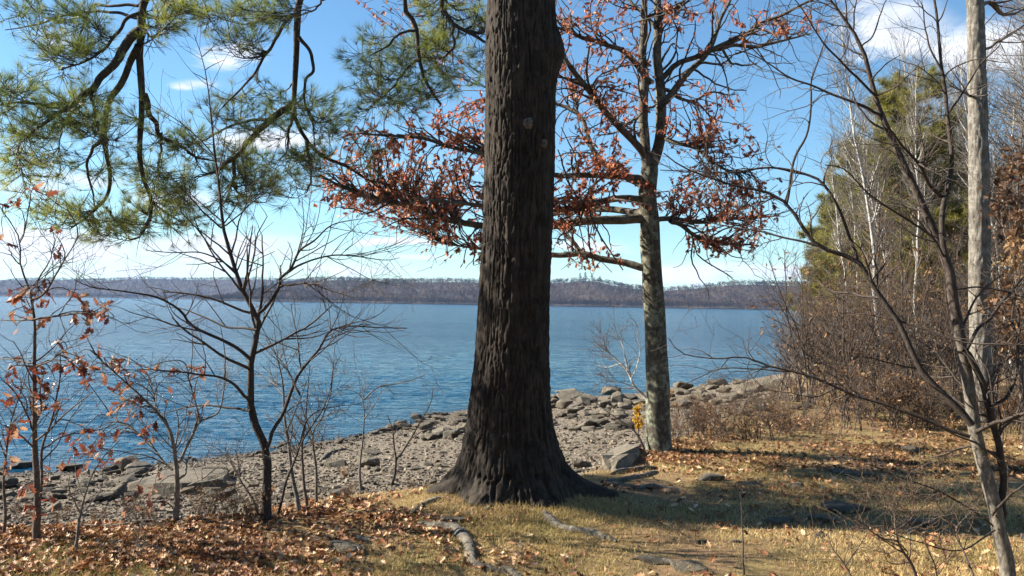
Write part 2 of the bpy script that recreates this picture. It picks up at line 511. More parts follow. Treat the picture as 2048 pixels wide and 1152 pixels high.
def ground_at(px, py):
    """ground point under a picture position (first ground met along the view)"""
    r = ray(px, py)
    sh = r.shape[:-1]
    r = r.reshape(-1, 3)
    d = np.geomspace(3.5, 85, 260)
    out = np.empty((len(r), 3))
    for a in range(0, len(r), 4000):
        rr = r[a:a + 4000]
        p = EYE + d[None, :, None] * rr[:, None, :]
        gap = p[..., 2] - fast_height(p[..., 0], p[..., 1])
        i = np.argmax(gap < 0, 1); i = np.where((gap < 0).any(1), np.maximum(i, 1), len(d) - 1)
        k = np.arange(len(rr)); g0 = gap[k, i - 1]; g1 = gap[k, i]
        t = np.clip(g0 / np.maximum(g0 - g1, 1e-6), 0, 1)
        out[a:a + 4000] = EYE + (d[i - 1] + (d[i] - d[i - 1]) * t)[:, None] * rr
    out[:, 2] = height(out[:, 0], out[:, 1])
    return out.reshape(*sh, 3)


def axis(segs):
    o = [np.arange(a, b, st) for a, b, st in segs]
    return np.concatenate(o)


gx = np.unique(np.concatenate([-np.geomspace(9, 400, 22), axis([(-9, -5, .2), (-5, 5.2, .055), (5.2, 12, .16), (12, 30, .5)]), np.geomspace(30, 420, 26)]))
gy = np.unique(np.concatenate([-np.geomspace(1, 300, 12), axis([(-1, 4, .4), (4, 10.6, .055), (10.6, 20, .14), (20, 45, .4)]), np.geomspace(45, 430, 30)]))
GX, GY = np.meshgrid(gx, gy, indexing='ij')
GZ = height(GX, GY)
nx, ny = GX.shape
idx = np.arange(nx * ny).reshape(nx, ny)
quads = np.stack([idx[:-1, :-1], idx[1:, :-1], idx[1:, 1:], idx[:-1, 1:]], -1).reshape(-1, 4)
sE = sdist(GX, GY, EDGE); sS = sdist(GX, GY, SHORE)
beach = sstep(sE + .35 * fbm(np.stack([GX * 1.3, GY * 1.3, GX * 0 + 2], -1), 3), .1, .9)

mt, h, b = mat('ground')
p = world_pos(h)
be = attr(h, 'beach'); wet = attr(h, 'wet')
nA = h.noise(p, 1.3, 5, .6); nB = h.noise(p, 9, 5, .65); nC = h.noise(p, 60, 4, .7)
soil = h.ramp(h.math('ADD', h.math('MULTIPLY', nB, .55), h.math('MULTIPLY', nC, .45)),
              [(.25, (.05, .03, .018)), (.5, (.17, .105, .055)), (.75, (.33, .22, .115))])
turf = h.mix(h.step(nA, .40, .62), soil, h.mix(nC, (.10, .08, .03), (.26, .19, .08)))
vor = h.n('ShaderNodeTexVoronoi'); h.put(vor.inputs['Vector'], p); vor.inputs['Scale'].default_value = 26
vor2 = h.n('ShaderNodeTexVoronoi'); h.put(vor2.inputs['Vector'], p); vor2.inputs['Scale'].default_value = 11
sp = h.n('ShaderNodeSeparateColor'); h.put(sp.inputs[0], vor.outputs['Color'])
grav = h.ramp(h.math('ADD', h.math('MULTIPLY', sp.outputs[0], .6), h.math('MULTIPLY', nB, .4)),
              [(.1, (.05, .041, .03)), (.5, (.125, .10, .073)), (.9, (.22, .185, .14))])
grav = h.mix(h.math('MULTIPLY', wet, .72), grav, (.03, .028, .026))
col = h.mix(be, turf, grav)
h.put(b.inputs['Base Color'], col); b.inputs['Roughness'].default_value = .92
hb = h.math('ADD', h.math('MULTIPLY', h.math('SUBTRACT', 1.0, vor.outputs['Distance']), h.math('MULTIPLY', be, .8)), h.math('MULTIPLY', nC, .6))
h.put(b.inputs['Normal'], h.bump(hb, .7, .02))
M['ground'] = mt
g = link('ground', mesh('ground', np.stack([GX, GY, GZ], -1).reshape(-1, 3), [quads], mt, True,
         attrs={'beach': beach.ravel(), 'wet': (sstep(sS, -1.3, -.1)).ravel()}), kind='structure')

# ------------------------------------------------------------------ the lake
mt, h, b = mat('lake_water')
p = world_pos(h)
b.inputs['Base Color'].default_value = (.003, .042, .085, 1)
b.inputs['Roughness'].default_value = .10; b.inputs['IOR'].default_value = 1.33; b.inputs['Specular IOR Level'].default_value = .5
rip = h.noise(h.mapping(p, (.55, 1.25, 1), (0, 0, math.radians(8))), 1.6, 4, .62, .5)
swl = h.noise(h.mapping(p, (.35, 1.0, 1), (0, 0, math.radians(-6))), .42, 3, .5, .3)
fine = h.noise(h.mapping(p, (.8, 1.5, 1)), 6.0, 3, .6, .3)
gust = h.step(h.noise(h.mapping(p, (.4, 1.6, 1)), .035, 4, .6), .35, .65)
hh = h.math('ADD', h.math('MULTIPLY', rip, h.math('ADD', .65, h.math('MULTIPLY', gust, .5))), h.math('ADD', h.math('MULTIPLY', swl, 1.1), h.math('MULTIPLY', fine, .22)))
h.put(b.inputs['Normal'], h.bump(hh, 1.0, .30))
M['water'] = mt
wr = np.concatenate([[3, 7, 10], np.arange(12.5, 40, .10), np.arange(40, 90, .25), np.geomspace(90, 400, 60), np.geomspace(450, 9500, 12)])
wu = np.concatenate([[-9, -4, -2, -1.2, -.9], np.linspace(-.72, .52, 420), [.7, 1, 2, 5, 9]])
WR, WU = np.meshgrid(wr, wu, indexing='ij'); WX = WR * WU; WY = WR
_p2 = np.stack([WX, WY], -1)
def _wn(ax, ay, ang, o): 
    ca, sa = math.cos(ang), math.sin(ang)
    return fbm(np.stack([(WX * ca + WY * sa) * ax, (-WX * sa + WY * ca) * ay, WX * 0 + o], -1), 2)
WZ = .06 * (1 - np.abs(_wn(.8, 2.1, .12, 1.0)) * 1.6) + .035 * (1 - np.abs(_wn(1.6, 4.0, -.18, 5.0)) * 1.6) + .06 * _wn(.22, .5, .05, 9.0)
WZ = .62 * (WZ - WZ.mean()) * np.clip(1.0 - (WR - 16) / 72, .0, 1) ** 1.2 * sstep(WR, 10, 14)
_sh = sdist(WX, WY, SHORE); WZ = WZ * (.25 + .75 * sstep(_sh, .0, 5))
i2 = np.arange(WX.size).reshape(WX.shape)
wq = np.stack([i2[:-1, :-1], i2[:-1, 1:], i2[1:, 1:], i2[1:, :-1]], -1).reshape(-1, 4)
link('lake_water', mesh('lake_water', np.stack([WX, WY, WZ + WATER_Z], -1).reshape(-1, 3), [wq], mt, True), kind='structure')

# ------------------------------------------------------------------ far shore: wooded ridges
mt, h, b = mat('hill_ground')
p = world_pos(h)
h.put(b.inputs['Base Color'], h.ramp(h.noise(p, .03, 5, .65), [(.3, (.035, .025, .018)), (.7, (.08, .056, .04))]))
b.inputs['Roughness'].default_value = 1
M['hill'] = mt
M['far_wood'] = foliage('far_wood', [(0, (.024, .0155, .010)), (.5, (.058, .036, .023)), (.85, (.105, .065, .039)), (.93, (.13, .095, .068)), (1, (.20, .17, .14))], .2, .9, .05)
M['far_pine'] = foliage('far_pine', [(0, (.012, .026, .014)), (1, (.04, .065, .03))], .2, .8, .1)


def ridge(name, xs, y0, crest, depth, seed):
    """xs, shoreline y0(x), crest height(x), slope depth -> mesh + surface function"""
    rows = np.linspace(0, 1, 22)
    Xg, Tg = np.meshgrid(xs, rows, indexing='ij')
    def surf(x, t):
        yb = np.interp(x, xs, y0); hc = np.interp(x, xs, crest)
        up = np.sin(np.clip(t, 0, .75) / .75 * np.pi / 2) ** 1.25
        z = WATER_Z + .6 * sstep(t, 0, .02) + hc * up * (1 + .10 * fbm(np.stack([x * .006, t * 3, x * 0 + seed], -1), 3)) - .25 * hc * sstep(t, .75, 1)
        z = np.where(t <= 0, WATER_Z - 2, z)
        return np.stack([x, yb + depth * t + 12 * fbm(np.stack([x * .01, x * 0, x * 0 + seed], -1), 3), z], -1)
    V = surf(Xg, Tg)
    i3 = np.arange(V.shape[0] * V.shape[1]).reshape(V.shape[:2])
    q3 = np.stack([i3[:-1, :-1], i3[1:, :-1], i3[1:, 1:], i3[:-1, 1:]], -1).reshape(-1, 4)
    link(name, mesh(name, V.reshape(-1, 3), [q3], M['hill']), kind='structure')
    return surf


def wood(name, label, surf, x0, x1, n, hgt, seed, mat_, tmax=.74):
    """leafless trees standing so close that they read as one mass"""
    rng = np.random.default_rng(seed)
    x = rng.uniform(x0, x1, n); t = rng.uniform(0.006, tmax, n) ** 1.25
    t[: n // 7] = rng.uniform(.004, .03, n // 7)
    base = surf(x, t)
    hg = rng.uniform(.7, 1.15, n) * hgt
    tint0 = np.clip(.5 + .55 * fbm(np.stack([x * .02, t * 8, x * 0], -1), 3) + rng.normal(0, .14, n), 0, .9)
    K = 18
    u = rng.uniform(0, 1, (n, K)); ph = rng.uniform(0, 2 * np.pi, (n, K))
    rad = np.sqrt(rng.uniform(0, 1, (n, K))) * .34 * hg[:, None]
    zc = (.30 + .62 * u) * hg[:, None]
    rad *= np.sqrt(np.clip(1.05 - ((u - .45) / .6) ** 2, .05, 1))
    cen = base[:, None, :] + np.stack([rad * np.cos(ph), rad * np.sin(ph), zc], -1)
    up = nrm(np.stack([np.cos(ph) * .5, np.sin(ph) * .5, np.ones_like(ph)], -1)) * (hg[:, None, None] * rng.uniform(.08, .17, (n, K, 1)))
    sd = nrm(rng.normal(size=(n, K, 3)) * [1, 1, .25]) * (hg[:, None, None] * rng.uniform(.045, .09, (n, K, 1)))
    V1 = np.stack([cen - sd, cen + sd, cen + up], 2).reshape(-1, 3)
    T1 = np.repeat(np.clip(tint0[:, None] + rng.normal(0, .07, (n, K)), 0, .9), 3, 1).ravel()
    # trunks, pale ones here and there
    side = np.stack([np.ones(n), np.zeros(n), np.zeros(n)], -1) * (hg * .012)[:, None]
    top = base + np.stack([rng.normal(0, .03, n) * hg, np.zeros(n), hg * .95], -1)
    V2 = np.stack([base - side, base + side, top], 1).reshape(-1, 3)
    T2 = np.repeat(np.where(rng.uniform(size=n) < .07, rng.uniform(.9, 1, n), rng.uniform(.2, .7, n)), 3)
    V = np.concatenate([V1, V2]); Tr = np.arange(len(V)).reshape(-1, 3)
    o = link(name, mesh(name, V, [Tr], mat_, False, np.concatenate([T1, T2])), kind='stuff')
    tag(o, label, 'woodland')


xs1 = np.linspace(-460, 1900, 130)
def u2x(px, y): return (px - 1024) / F * y
y_near = np.interp(xs1, [-460, -380, 0, 330, 700, 1900], [1230, 1210, 1130, 1010, 960, 900])
crest_px = np.interp(xs1 / y_near * F + 1024, [390, 440, 520, 620, 700, 850, 1000, 1150, 1210, 1300, 1400, 1500, 1600, 1800, 2600],
                     [2, 22, 34, 37, 36, 38, 35, 38, 42, 33, 28, 34, 40, 42, 44])
crest_near = crest_px * 1.46 / F * (y_near + 230) - 7
near_surf = ridge('near_ridge_hill', xs1, y_near, crest_near, 420, 1.0)
wood('near_ridge_wood', 'brown leafless woodland covering the nearer ridge across the lake', near_surf, -455, 900, 16000, 7.5, 11, M['far_wood'])
xs2 = np.linspace(-2300, 500, 110)
y_far = np.full(xs2.shape, 2350.0)
cr2 = np.interp(xs2 / y_far * F + 1024, [-700, 0, 150, 300, 430, 600, 1000], [28, 30, 33, 36, 36, 34, 20])
far_surf = ridge('far_ridge_hill', xs2, y_far, cr2 * 1.3 / F * (y_far + 400) - 8, 620, 2.0)
wood('far_ridge_wood', 'hazy purple woodland on the distant ridge at the left', far_surf, -1600, -250, 9500, 9, 12, M['far_wood'])

# conifers that stand out against the bare wood
rng = np.random.default_rng(3)
def far_conifer(px, t, hg, surf, label, group, yref):
    x = u2x(px, yref)
    b0 = surf(np.array([x]), np.array([t]))[0]
    o = thing('pine_tree', label, 'pine tree', b0, group)
    n = 90
    u = rng.uniform(0, 1, n) ** .8
    rad = (1 - u) ** .7 * .27 * hg * rng.uniform(.3, 1, n); ph = rng.uniform(0, 6.283, n)
    c = np.stack([rad * np.cos(ph), rad * np.sin(ph), hg * (.22 + .76 * u)], -1)
    d1 = nrm(rng.normal(size=(n, 3)) * [1, 1, .4]) * hg * .085; d2 = nrm(rng.normal(size=(n, 3)) * [1, 1, .6]) * hg * .06
    V = np.stack([c - d1, c + d1, c + d2 + [0, 0, hg * .035]], 1).reshape(-1, 3)
    link('crown', mesh('crown', V, [np.arange(3 * n).reshape(-1, 3)], M['far_pine'], False, np.repeat(rng.uniform(0, 1, n), 3)), o)
    tv, tq = tubes(np.array([[[0, 0, -1.0], [0, 0, hg * .5], [0, 0, hg * .97]]]), np.array([[.022, .015, .004]]) * hg, 5)
    link('trunk', mesh('trunk', tv, [tq], M['sapling_dark']), o)
for px, t, hg in [(474, .22, 17), (488, .25, 20), (503, .24, 16), (519, .26, 19), (536, .27, 17), (548, .26, 21), (556, .28, 18)]:
    far_conifer(px, t, hg, near_surf, 'dark far-off pine among those topping the point behind the crooked sapling', 'far pines on the left point', 1300)
for px, t, hg in [(1161, .68, 13), (1172, .70, 15), (1184, .69, 13), (1198, .66, 11)]:
    far_conifer(px, t, hg, near_surf, 'dark far-off pine on the ridge crest between big trunk and oak', 'far pines on the crest', 1370)
for px, t, hg, lb in [(655, .42, 14, 'lone dark pine on the far slope, left one of two'), (716, .30, 14, 'lone dark pine on the far slope, right one of two')]:
    far_conifer(px, t, hg, near_surf, lb, None, 1250)

# the air over the lake
mt = bpy.data.materials.new('haze'); mt.use_nodes = True
hn = mt.node_tree; hn.nodes.clear()
ov = hn.nodes.new('ShaderNodeOutputMaterial'); pv = hn.nodes.new('ShaderNodeVolumePrincipled')
pv.inputs['Color'].default_value = (.32, .56, 1.0, 1); pv.inputs['Density'].default_value = .00008; pv.inputs['Anisotropy'].default_value = 0.0
hn.links.new(pv.outputs[0], ov.inputs['Volume'])
bmh = bmesh.new(); bmesh.ops.create_cube(bmh, size=1.0)
bmesh.ops.scale(bmh, vec=(19000, 12000, 130), verts=bmh.verts); bmesh.ops.translate(bmh, vec=(0, 5000, 57), verts=bmh.verts)
meh = bpy.data.meshes.new('haze'); bmh.to_mesh(meh); bmh.free(); meh.materials.append(mt)
HAZE = link('haze', meh, kind='stuff')

# ------------------------------------------------------------------ traced trees
def parse(s):
    return np.array([[float(v) for v in t.split(',')] for t in s.split()])


def limb(s, d, r, dd=0.0, n=26, pre=None, bow=0.0, wob=.35, pw=.8, rng=np.random.default_rng(77)):
    """a branch from picture positions: s "x,y x,y ...", depth d (+dd at the tip, bowed by bow), radius r=(r0,r1) in picture pixels; pre: world points before it"""
    a = parse(s) if isinstance(s, str) else s
    L = np.concatenate([[0], np.cumsum(np.linalg.norm(np.diff(a, axis=0), axis=1))]); t = L / L[-1]
    dep = d + dd * t + bow * np.sin(t * np.pi)
    p = at(a[:, 0], a[:, 1], dep)
    if pre is not None: p = np.vstack([np.asarray(pre, float), p])
    P = resample(p, n)
    R = np.linspace(1, 0, n) ** pw * (r[0] - r[1]) + r[1]
    rad = R * d / F
    q = rng.normal(size=(n, 3))
    for _ in range(3): q[1:-1] = (q[:-2] + q[1:-1] + q[2:]) / 3
    q[0] = q[-1] = 0
    P = P + q * 3.0 * np.minimum(rad[:, None], .02) * wob
    return P, rad


def make_parts(root, base, limbs, bm, k=7, first='trunk', rest='branch'):
    for i, (P, R) in enumerate(limbs):
        V, q = tubes(P[None] - base, R[None], 10 if i == 0 and first == 'trunk' else k, .05)
        link(first if i == 0 else rest, mesh(first if i == 0 else rest, V, [q], bm), root)


def twig_part(root, base, sets, bm, name='twigs', k=4):
    V, Fq = join([tubes(P - base, R, k if P.shape[1] > 5 else 3) for P, R in sets])
    link(name, mesh(name, V, Fq, bm), root, 'stuff')


def pack(limbs):
    return np.stack([l[0] for l in limbs]), np.stack([l[1] for l in limbs])


OAKT = leaf_template('oak'); OAKT2 = leaf_template('oak', .5, .7); BEECH = leaf_template('beech', .4, .5)


def leaf_points(rng, P, n, t=(.25, 1.0)):
    N, S, _ = P.shape
    k = rng.integers(0, N, n); ft = rng.uniform(t[0], t[1], n) * (S - 1); i = np.minimum(ft.astype(int), S - 2); f = (ft - i)[:, None]
    return P[k, i] * (1 - f) + P[k, i + 1] * f, nrm(P[k, i + 1] - P[k, i])


def leaves_part(rng, root, base, P, n, size, mat_, tmpl, t=(.25, 1.), hang=.5, name='leaves', tint=None):
    p, T = leaf_points(rng, P, n, t)
    y = T * .6 + rng.normal(size=p.shape) * .6 + np.array([0, 0, -hang])
    V, Fs = stamp(rng, tmpl[0], tmpl[1], p - base, y, rng.uniform(size[0], size[1], n))
    tv = rng.beta(1.6, 1.8, n) if tint is None else tint(p)
    link(name, mesh(name, V, Fs, mat_, False, np.repeat(tv, len(tmpl[0]))), root, 'stuff')


# ------------------------------------------------------------------ the big pine
rng = np.random.default_rng(21)
DP = 6.95
PB = at(np.array(1030.0), np.array(1000.0), DP); PB[2] = height(PB[0], PB[1]) - .02
pine = thing('pine_tree', 'huge dark-barked pine in the middle with flared base and drooping green boughs', 'tree', PB)
prof = np.array([(0, 975, 1110), (100, 972, 1112), (300, 971, 1108), (450, 967, 1102), (600, 958, 1098), (700, 952, 1097), (800, 941, 1100), (850, 935, 1106),
                 (900, 927, 1118), (940, 917, 1130), (970, 908, 1142), (1000, 902, 1152), (1040, 898, 1160)], float)
cen = at((prof[:, 1] + prof[:, 2]) / 2, prof[:, 0], np.full(len(prof), DP))
rads = (prof[:, 2] - prof[:, 1]) / 2 * DP / F
o_ = np.argsort(cen[:, 2])
cz, cx_, cr = cen[o_, 2], cen[o_, 0], rads[o_]
zs = np.concatenate([np.linspace(PB[2] - .25, PB[2] + 1.2, 190), np.linspace(PB[2] + 1.2, 4.9, 360)[1:], np.linspace(4.9, 13.0, 90)[1:]])
xx = np.interp(zs, cz, cx_); rr = np.interp(zs, cz, cr)
hi = zs > cz[-1]
xx = np.where(hi, cx_[-1] + (zs - cz[-1]) * .012, xx); rr = np.where(hi, np.maximum(cr[-1] * (1 - (zs - cz[-1]) / 9.8), .012), rr)
NTH = 300
th = np.linspace(0, 2 * np.pi, NTH, endpoint=False)
TH, ZS = np.meshgrid(th, zs, indexing='xy')
hrel = ZS - PB[2]
lobes = [(math.pi * 1.0, .30, .32), (0.02, .48, .28), (-1.05, .16, .35), (-2.1, .13, .35), (1.2, .4, .4), (2.2, .3, .4)]
flare = 0
for a0, amt, wd in lobes:
    dth = np.angle(np.exp(1j * (TH - a0)))
    flare = flare + amt * np.exp(-(dth / wd) ** 2) * np.exp(-np.clip(hrel + .02, 0, 9) / .105)
RR = np.interp(ZS, zs, rr) + .75 * flare
cs = np.stack([np.cos(TH), np.sin(TH)], -1)
warp = fbm(np.stack([cs[..., 0] * 2.2, cs[..., 1] * 2.2, ZS * 1.6], -1), 3)
n1 = vnoise(np.stack([cs[..., 0] * 10.5 + warp * .7, cs[..., 1] * 10.5 + warp * .7, ZS * 2.8], -1))
n2 = vnoise(np.stack([cs[..., 0] * 19 + warp, cs[..., 1] * 19 - warp, ZS * 6.0 + 31], -1))
n3 = fbm(np.stack([cs[..., 0] * 30, cs[..., 1] * 30, ZS * 26], -1), 2)
bk = .017 * sstep(np.abs(n1), .0, .15) + .012 * sstep(np.abs(n2), 0, .18) + .005 * n3 - .024
RR = RR + bk * np.clip(RR / .28, .2, 1.6) + .012 * fbm(np.stack([cs[..., 0] * 1.5, cs[..., 1] * 1.5, ZS * .8], -1), 2)
_pz = np.stack([(np.interp(ZS, zs, rr) + flare) * cs[..., 0] * 26, (np.interp(ZS, zs, rr) + flare) * cs[..., 1] * 26, ZS * 9], -1)
RR = RR + .009 * fbm(_pz * 1.6, 3) + .02 * np.exp(-hrel / .35) * fbm(_pz * .35 + 4, 2)
# branch collar on the right side, high up
kz = at(np.array(1112.), np.array(100.), DP)[2]
RR = RR + .075 * np.exp(-((ZS - kz) / .17) ** 2) * np.exp(-(np.angle(np.exp(1j * (TH + .15))) / .5) ** 2)
V = np.stack([np.interp(ZS, zs, xx) + RR * cs[..., 0], PB[1] + RR * cs[..., 1], ZS], -1).reshape(-1, 3) - PB
ii = np.arange(len(zs) * NTH).reshape(len(zs), NTH)
a_ = ii[:-1]; b_ = np.roll(a_, -1, 1); d_ = ii[1:]; c_ = np.roll(d_, -1, 1)
pine_trunk = link('trunk', mesh('trunk', V, [np.stack([a_, b_, c_, d_], -1).reshape(-1, 4)], M['pine_bark']), pine)

tx = lambda z: (np.interp(z, zs, xx), PB[1])
preA = [(tx(6.3)[0] - .1, PB[1] - .1, 6.3), (-.9, 7.4, 6.9), (-2.4, 7.9, 6.6)]
preB = [(tx(5.9)[0] - .1, PB[1] - .1, 5.9), (-.7, 7.6, 6.3), (-1.7, 8.2, 5.9)]
preC = [(tx(5.5)[0] - .1, PB[1] - .05, 5.5), (-.5, 7.7, 5.5)]
preD = [(tx(5.1)[0] - .1, PB[1] + .05, 5.1), (-.4, 7.8, 5.2)]
dA, dB, dC, dD = 8.1, 8.4, 8.4, 8.6
A = limb('297,-14 284,39 282,87 280,122 284,174 286,217 284,278 286,330 297,378 306,404 299,434 284,468', dA, (17, 2.8), .2, 40, preA)
B_ = limb('603,-12 596,43 595,87 590,152 588,208 594,243 612,278 638,308 694,330', dB, (14, 2.4), .3, 40, preB)
C_ = limb('812,-14 831,53 838,112 848,156 862,180 882,209', dC, (10, 2.4), .1, 30, preC)
D_ = limb('885,-14 901,39 921,58 950,72 985,90', dD, (10, 2.4), .2, 30, preD)
subs = [limb('279,62 260,74 243,95 226,130 191,169 165,187 148,208 108,230 56,269', dA, (10, 2), -.5, 40),
        limb('277,91 260,122 243,165 221,195 210,234 206,269 213,312 219,347 213,395 191,421 143,456', dA, (7.5, 1.8), .4, 40),
        limb('288,190 304,234 321,269 360,291 390,312 430,322', dA, (6, 1.4), .5, 40),
        limb('286,30 256,35 230,65 208,100 165,126 120,140', dA, (4, 1.2), -.4, 40),
        limb('288,10 240,14 190,10 174,35 160,74 150,100', dA, (3.5, 1.2), .3, 40),
        limb('284,40 225,24 140,30 60,52 10,60', dA, (3.5, 1), .6, 40),
        limb('187,174 165,204 130,243 117,295', dA - .2, (4, 1.2), .2, 40),
        limb('189,172 187,204 195,247 202,269 205,290', dA - .2, (3.6, 1.4), -.2, 40),
        limb('148,208 87,208 40,206 -10,210', dA - .3, (4, 1.4), -.3, 40),
        limb('204,278 182,308 174,338 184,382 192,420', dA, (3.6, 1.4), .5, 40),
        limb('213,415 226,434 240,452', dA + .3, (3, 1), .1, 40),
        limb('320,268 322,300 316,340', dA + .2, (3, 1), .2, 40),
        limb('588,206 564,226 530,247 508,269 482,304 438,339 405,352', dB, (8, 1.8), -.3, 40),
        limb('464,321 469,347 467,369 484,394', dB - .2, (4.5, 1.4), 0, 40),
        limb('534,239 490,243 434,265 400,285', dB - .1, (3.4, 1.2), .3, 40),
        limb('612,278 617,312 621,360 612,386', dB + .2, (4, 1.2), .1, 40),
        limb('587,230 577,260 573,299 560,321', dB, (3.6, 1.2), .2, 40),
        limb('597,30 584,36 556,65 530,108 508,148 477,182 444,216', dB, (4, 1.2), -.3, 40),
        limb('598,74 621,104 627,139 612,161 608,195 625,243 629,282', dB, (3.8, 1.3), .2, 40),
        limb('596,32 543,35 490,48 450,40', dB, (3.2, 1), .3, 40),
        limb('638,308 690,332 740,360 790,372', dB + .2, (3.5, 1.2), .3, 40),
        limb('840,118 810,140 790,170 770,190', dC, (3.4, 1.1), .2, 40),
        limb('832,60 800,70 770,95 740,110', dC, (3, 1.1), -.3, 40),
        limb('905,45 908,85 892,112 850,120', dD, (3.4, 1.1), .1, 40),
        limb('660,-20 640,8 622,24', dB - .2, (3, 1.4), 0, 40)]
mains = []
for P_, R_ in [A, B_, C_, D_]:
    Vv, qq = tubes(P_[None] - PB, R_[None], 8, .06)
    mains.append(link('limb', mesh('limb', Vv, [qq], M['limb_bark']), pine))
for k, (P_, R_) in enumerate(subs):
    Vv, qq = tubes(P_[None] - PB, R_[None], 8, .06)
    link('branch', mesh('branch', Vv, [qq], M['limb_bark']), mains[0 if k < 12 else 2 if k in (21, 22) else 3 if k == 23 else 1])
skP = np.concatenate([np.stack([x[0][-26:] for x in (A, B_)]), np.stack([x[0][-26:] for x in subs]), np.stack([x[0][-26:] for x in (C_, D_)])])
skR = np.concatenate([np.stack([x[1][-26:] for x in (A, B_)]), np.stack([x[1][-26:] for x in subs]), np.stack([x[1][-26:] for x in (C_, D_)])])
# where the sprays of needles hang: x, y, half width, half height, depth, sprays, lightness
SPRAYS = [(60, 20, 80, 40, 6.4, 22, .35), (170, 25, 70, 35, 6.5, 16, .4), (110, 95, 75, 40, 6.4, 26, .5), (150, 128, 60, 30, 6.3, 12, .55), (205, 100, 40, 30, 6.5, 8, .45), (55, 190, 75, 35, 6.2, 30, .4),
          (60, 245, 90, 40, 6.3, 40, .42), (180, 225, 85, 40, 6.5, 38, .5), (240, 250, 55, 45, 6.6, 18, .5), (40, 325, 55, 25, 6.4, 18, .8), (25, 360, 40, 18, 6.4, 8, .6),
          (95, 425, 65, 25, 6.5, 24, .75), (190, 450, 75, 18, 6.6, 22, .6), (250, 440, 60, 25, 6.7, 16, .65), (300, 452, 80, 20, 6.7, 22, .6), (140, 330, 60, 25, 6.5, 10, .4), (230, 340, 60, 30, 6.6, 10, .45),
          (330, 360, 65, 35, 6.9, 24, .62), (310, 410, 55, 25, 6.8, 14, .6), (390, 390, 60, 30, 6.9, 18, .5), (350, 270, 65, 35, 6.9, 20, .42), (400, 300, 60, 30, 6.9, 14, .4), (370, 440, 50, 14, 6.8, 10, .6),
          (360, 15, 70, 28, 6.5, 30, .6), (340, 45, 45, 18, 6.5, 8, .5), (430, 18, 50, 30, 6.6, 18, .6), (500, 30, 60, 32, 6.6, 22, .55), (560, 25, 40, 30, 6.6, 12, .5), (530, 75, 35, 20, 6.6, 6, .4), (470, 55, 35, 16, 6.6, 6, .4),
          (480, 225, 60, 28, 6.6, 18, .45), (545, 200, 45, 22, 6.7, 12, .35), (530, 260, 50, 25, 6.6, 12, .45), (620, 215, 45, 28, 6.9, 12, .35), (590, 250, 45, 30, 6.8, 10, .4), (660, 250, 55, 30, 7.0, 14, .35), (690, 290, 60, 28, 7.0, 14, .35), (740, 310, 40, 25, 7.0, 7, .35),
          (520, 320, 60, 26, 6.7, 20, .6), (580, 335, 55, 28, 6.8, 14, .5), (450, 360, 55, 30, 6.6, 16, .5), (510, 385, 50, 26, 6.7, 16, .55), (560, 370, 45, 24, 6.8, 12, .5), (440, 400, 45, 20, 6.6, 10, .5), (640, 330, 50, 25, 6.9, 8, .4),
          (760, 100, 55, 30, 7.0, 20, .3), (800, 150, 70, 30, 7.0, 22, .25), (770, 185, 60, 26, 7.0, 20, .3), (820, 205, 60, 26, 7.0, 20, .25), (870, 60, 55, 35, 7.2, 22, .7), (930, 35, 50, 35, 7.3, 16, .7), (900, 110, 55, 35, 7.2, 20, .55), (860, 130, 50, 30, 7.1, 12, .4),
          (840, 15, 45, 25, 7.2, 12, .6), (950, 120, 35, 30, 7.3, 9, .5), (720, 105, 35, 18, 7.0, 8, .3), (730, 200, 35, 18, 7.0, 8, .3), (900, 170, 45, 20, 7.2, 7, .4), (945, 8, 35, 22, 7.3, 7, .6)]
tg, li = [], []
for (x, y, rx, ry, d, n, lum) in SPRAYS:
    n = int(n * .44)
    a = rng.uniform(0, 2 * np.pi, n); q = np.sqrt(rng.uniform(0, 1, n))
    tg.append(at(x + rx * q * np.cos(a), y + ry * q * np.sin(a), d * 1.24 + rng.normal(0, .33, n))); li.append(np.full(n, lum))
tg = np.concatenate(tg); li = np.concatenate(li)
brP, brR = reach(rng, skP, skR, tg, 8, .5, .0035, .05)
tw = []; tp = []; td = []; tl = []
for rep in range(9):
    N = len(tg); t0 = rng.uniform(.55, 1.0, N); ft = t0 * 8; i = np.minimum(ft.astype(int), 7); f = (ft - i)[:, None]; ar = np.arange(N)
    p0 = brP[ar, i] * (1 - f) + brP[ar, i + 1] * f; T0 = nrm(brP[ar, i + 1] - brP[ar, i])
    q = rng.normal(size=(N, 3)); q[:, 2] *= .45; q = nrm(q - (q * T0).sum(1, keepdims=True) * T0)
    D0 = nrm(T0 * .55 + q * .8 + [0, 0, .10]); L0 = rng.uniform(.07, .25, N)
    c = np.stack([p0, p0 + D0 * L0[:, None] * .5, p0 + (D0 + [0, 0, .12]) * L0[:, None]], 1)
    tw.append((c, np.broadcast_to(np.array([[.0032, .0028, .0024]]), (N, 3)).copy()))
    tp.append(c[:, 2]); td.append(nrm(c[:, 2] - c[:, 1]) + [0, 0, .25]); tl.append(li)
tp.append(brP[:, -1]); td.append(nrm(brP[:, -1] - brP[:, -2]) + [0, 0, .2]); tl.append(li)
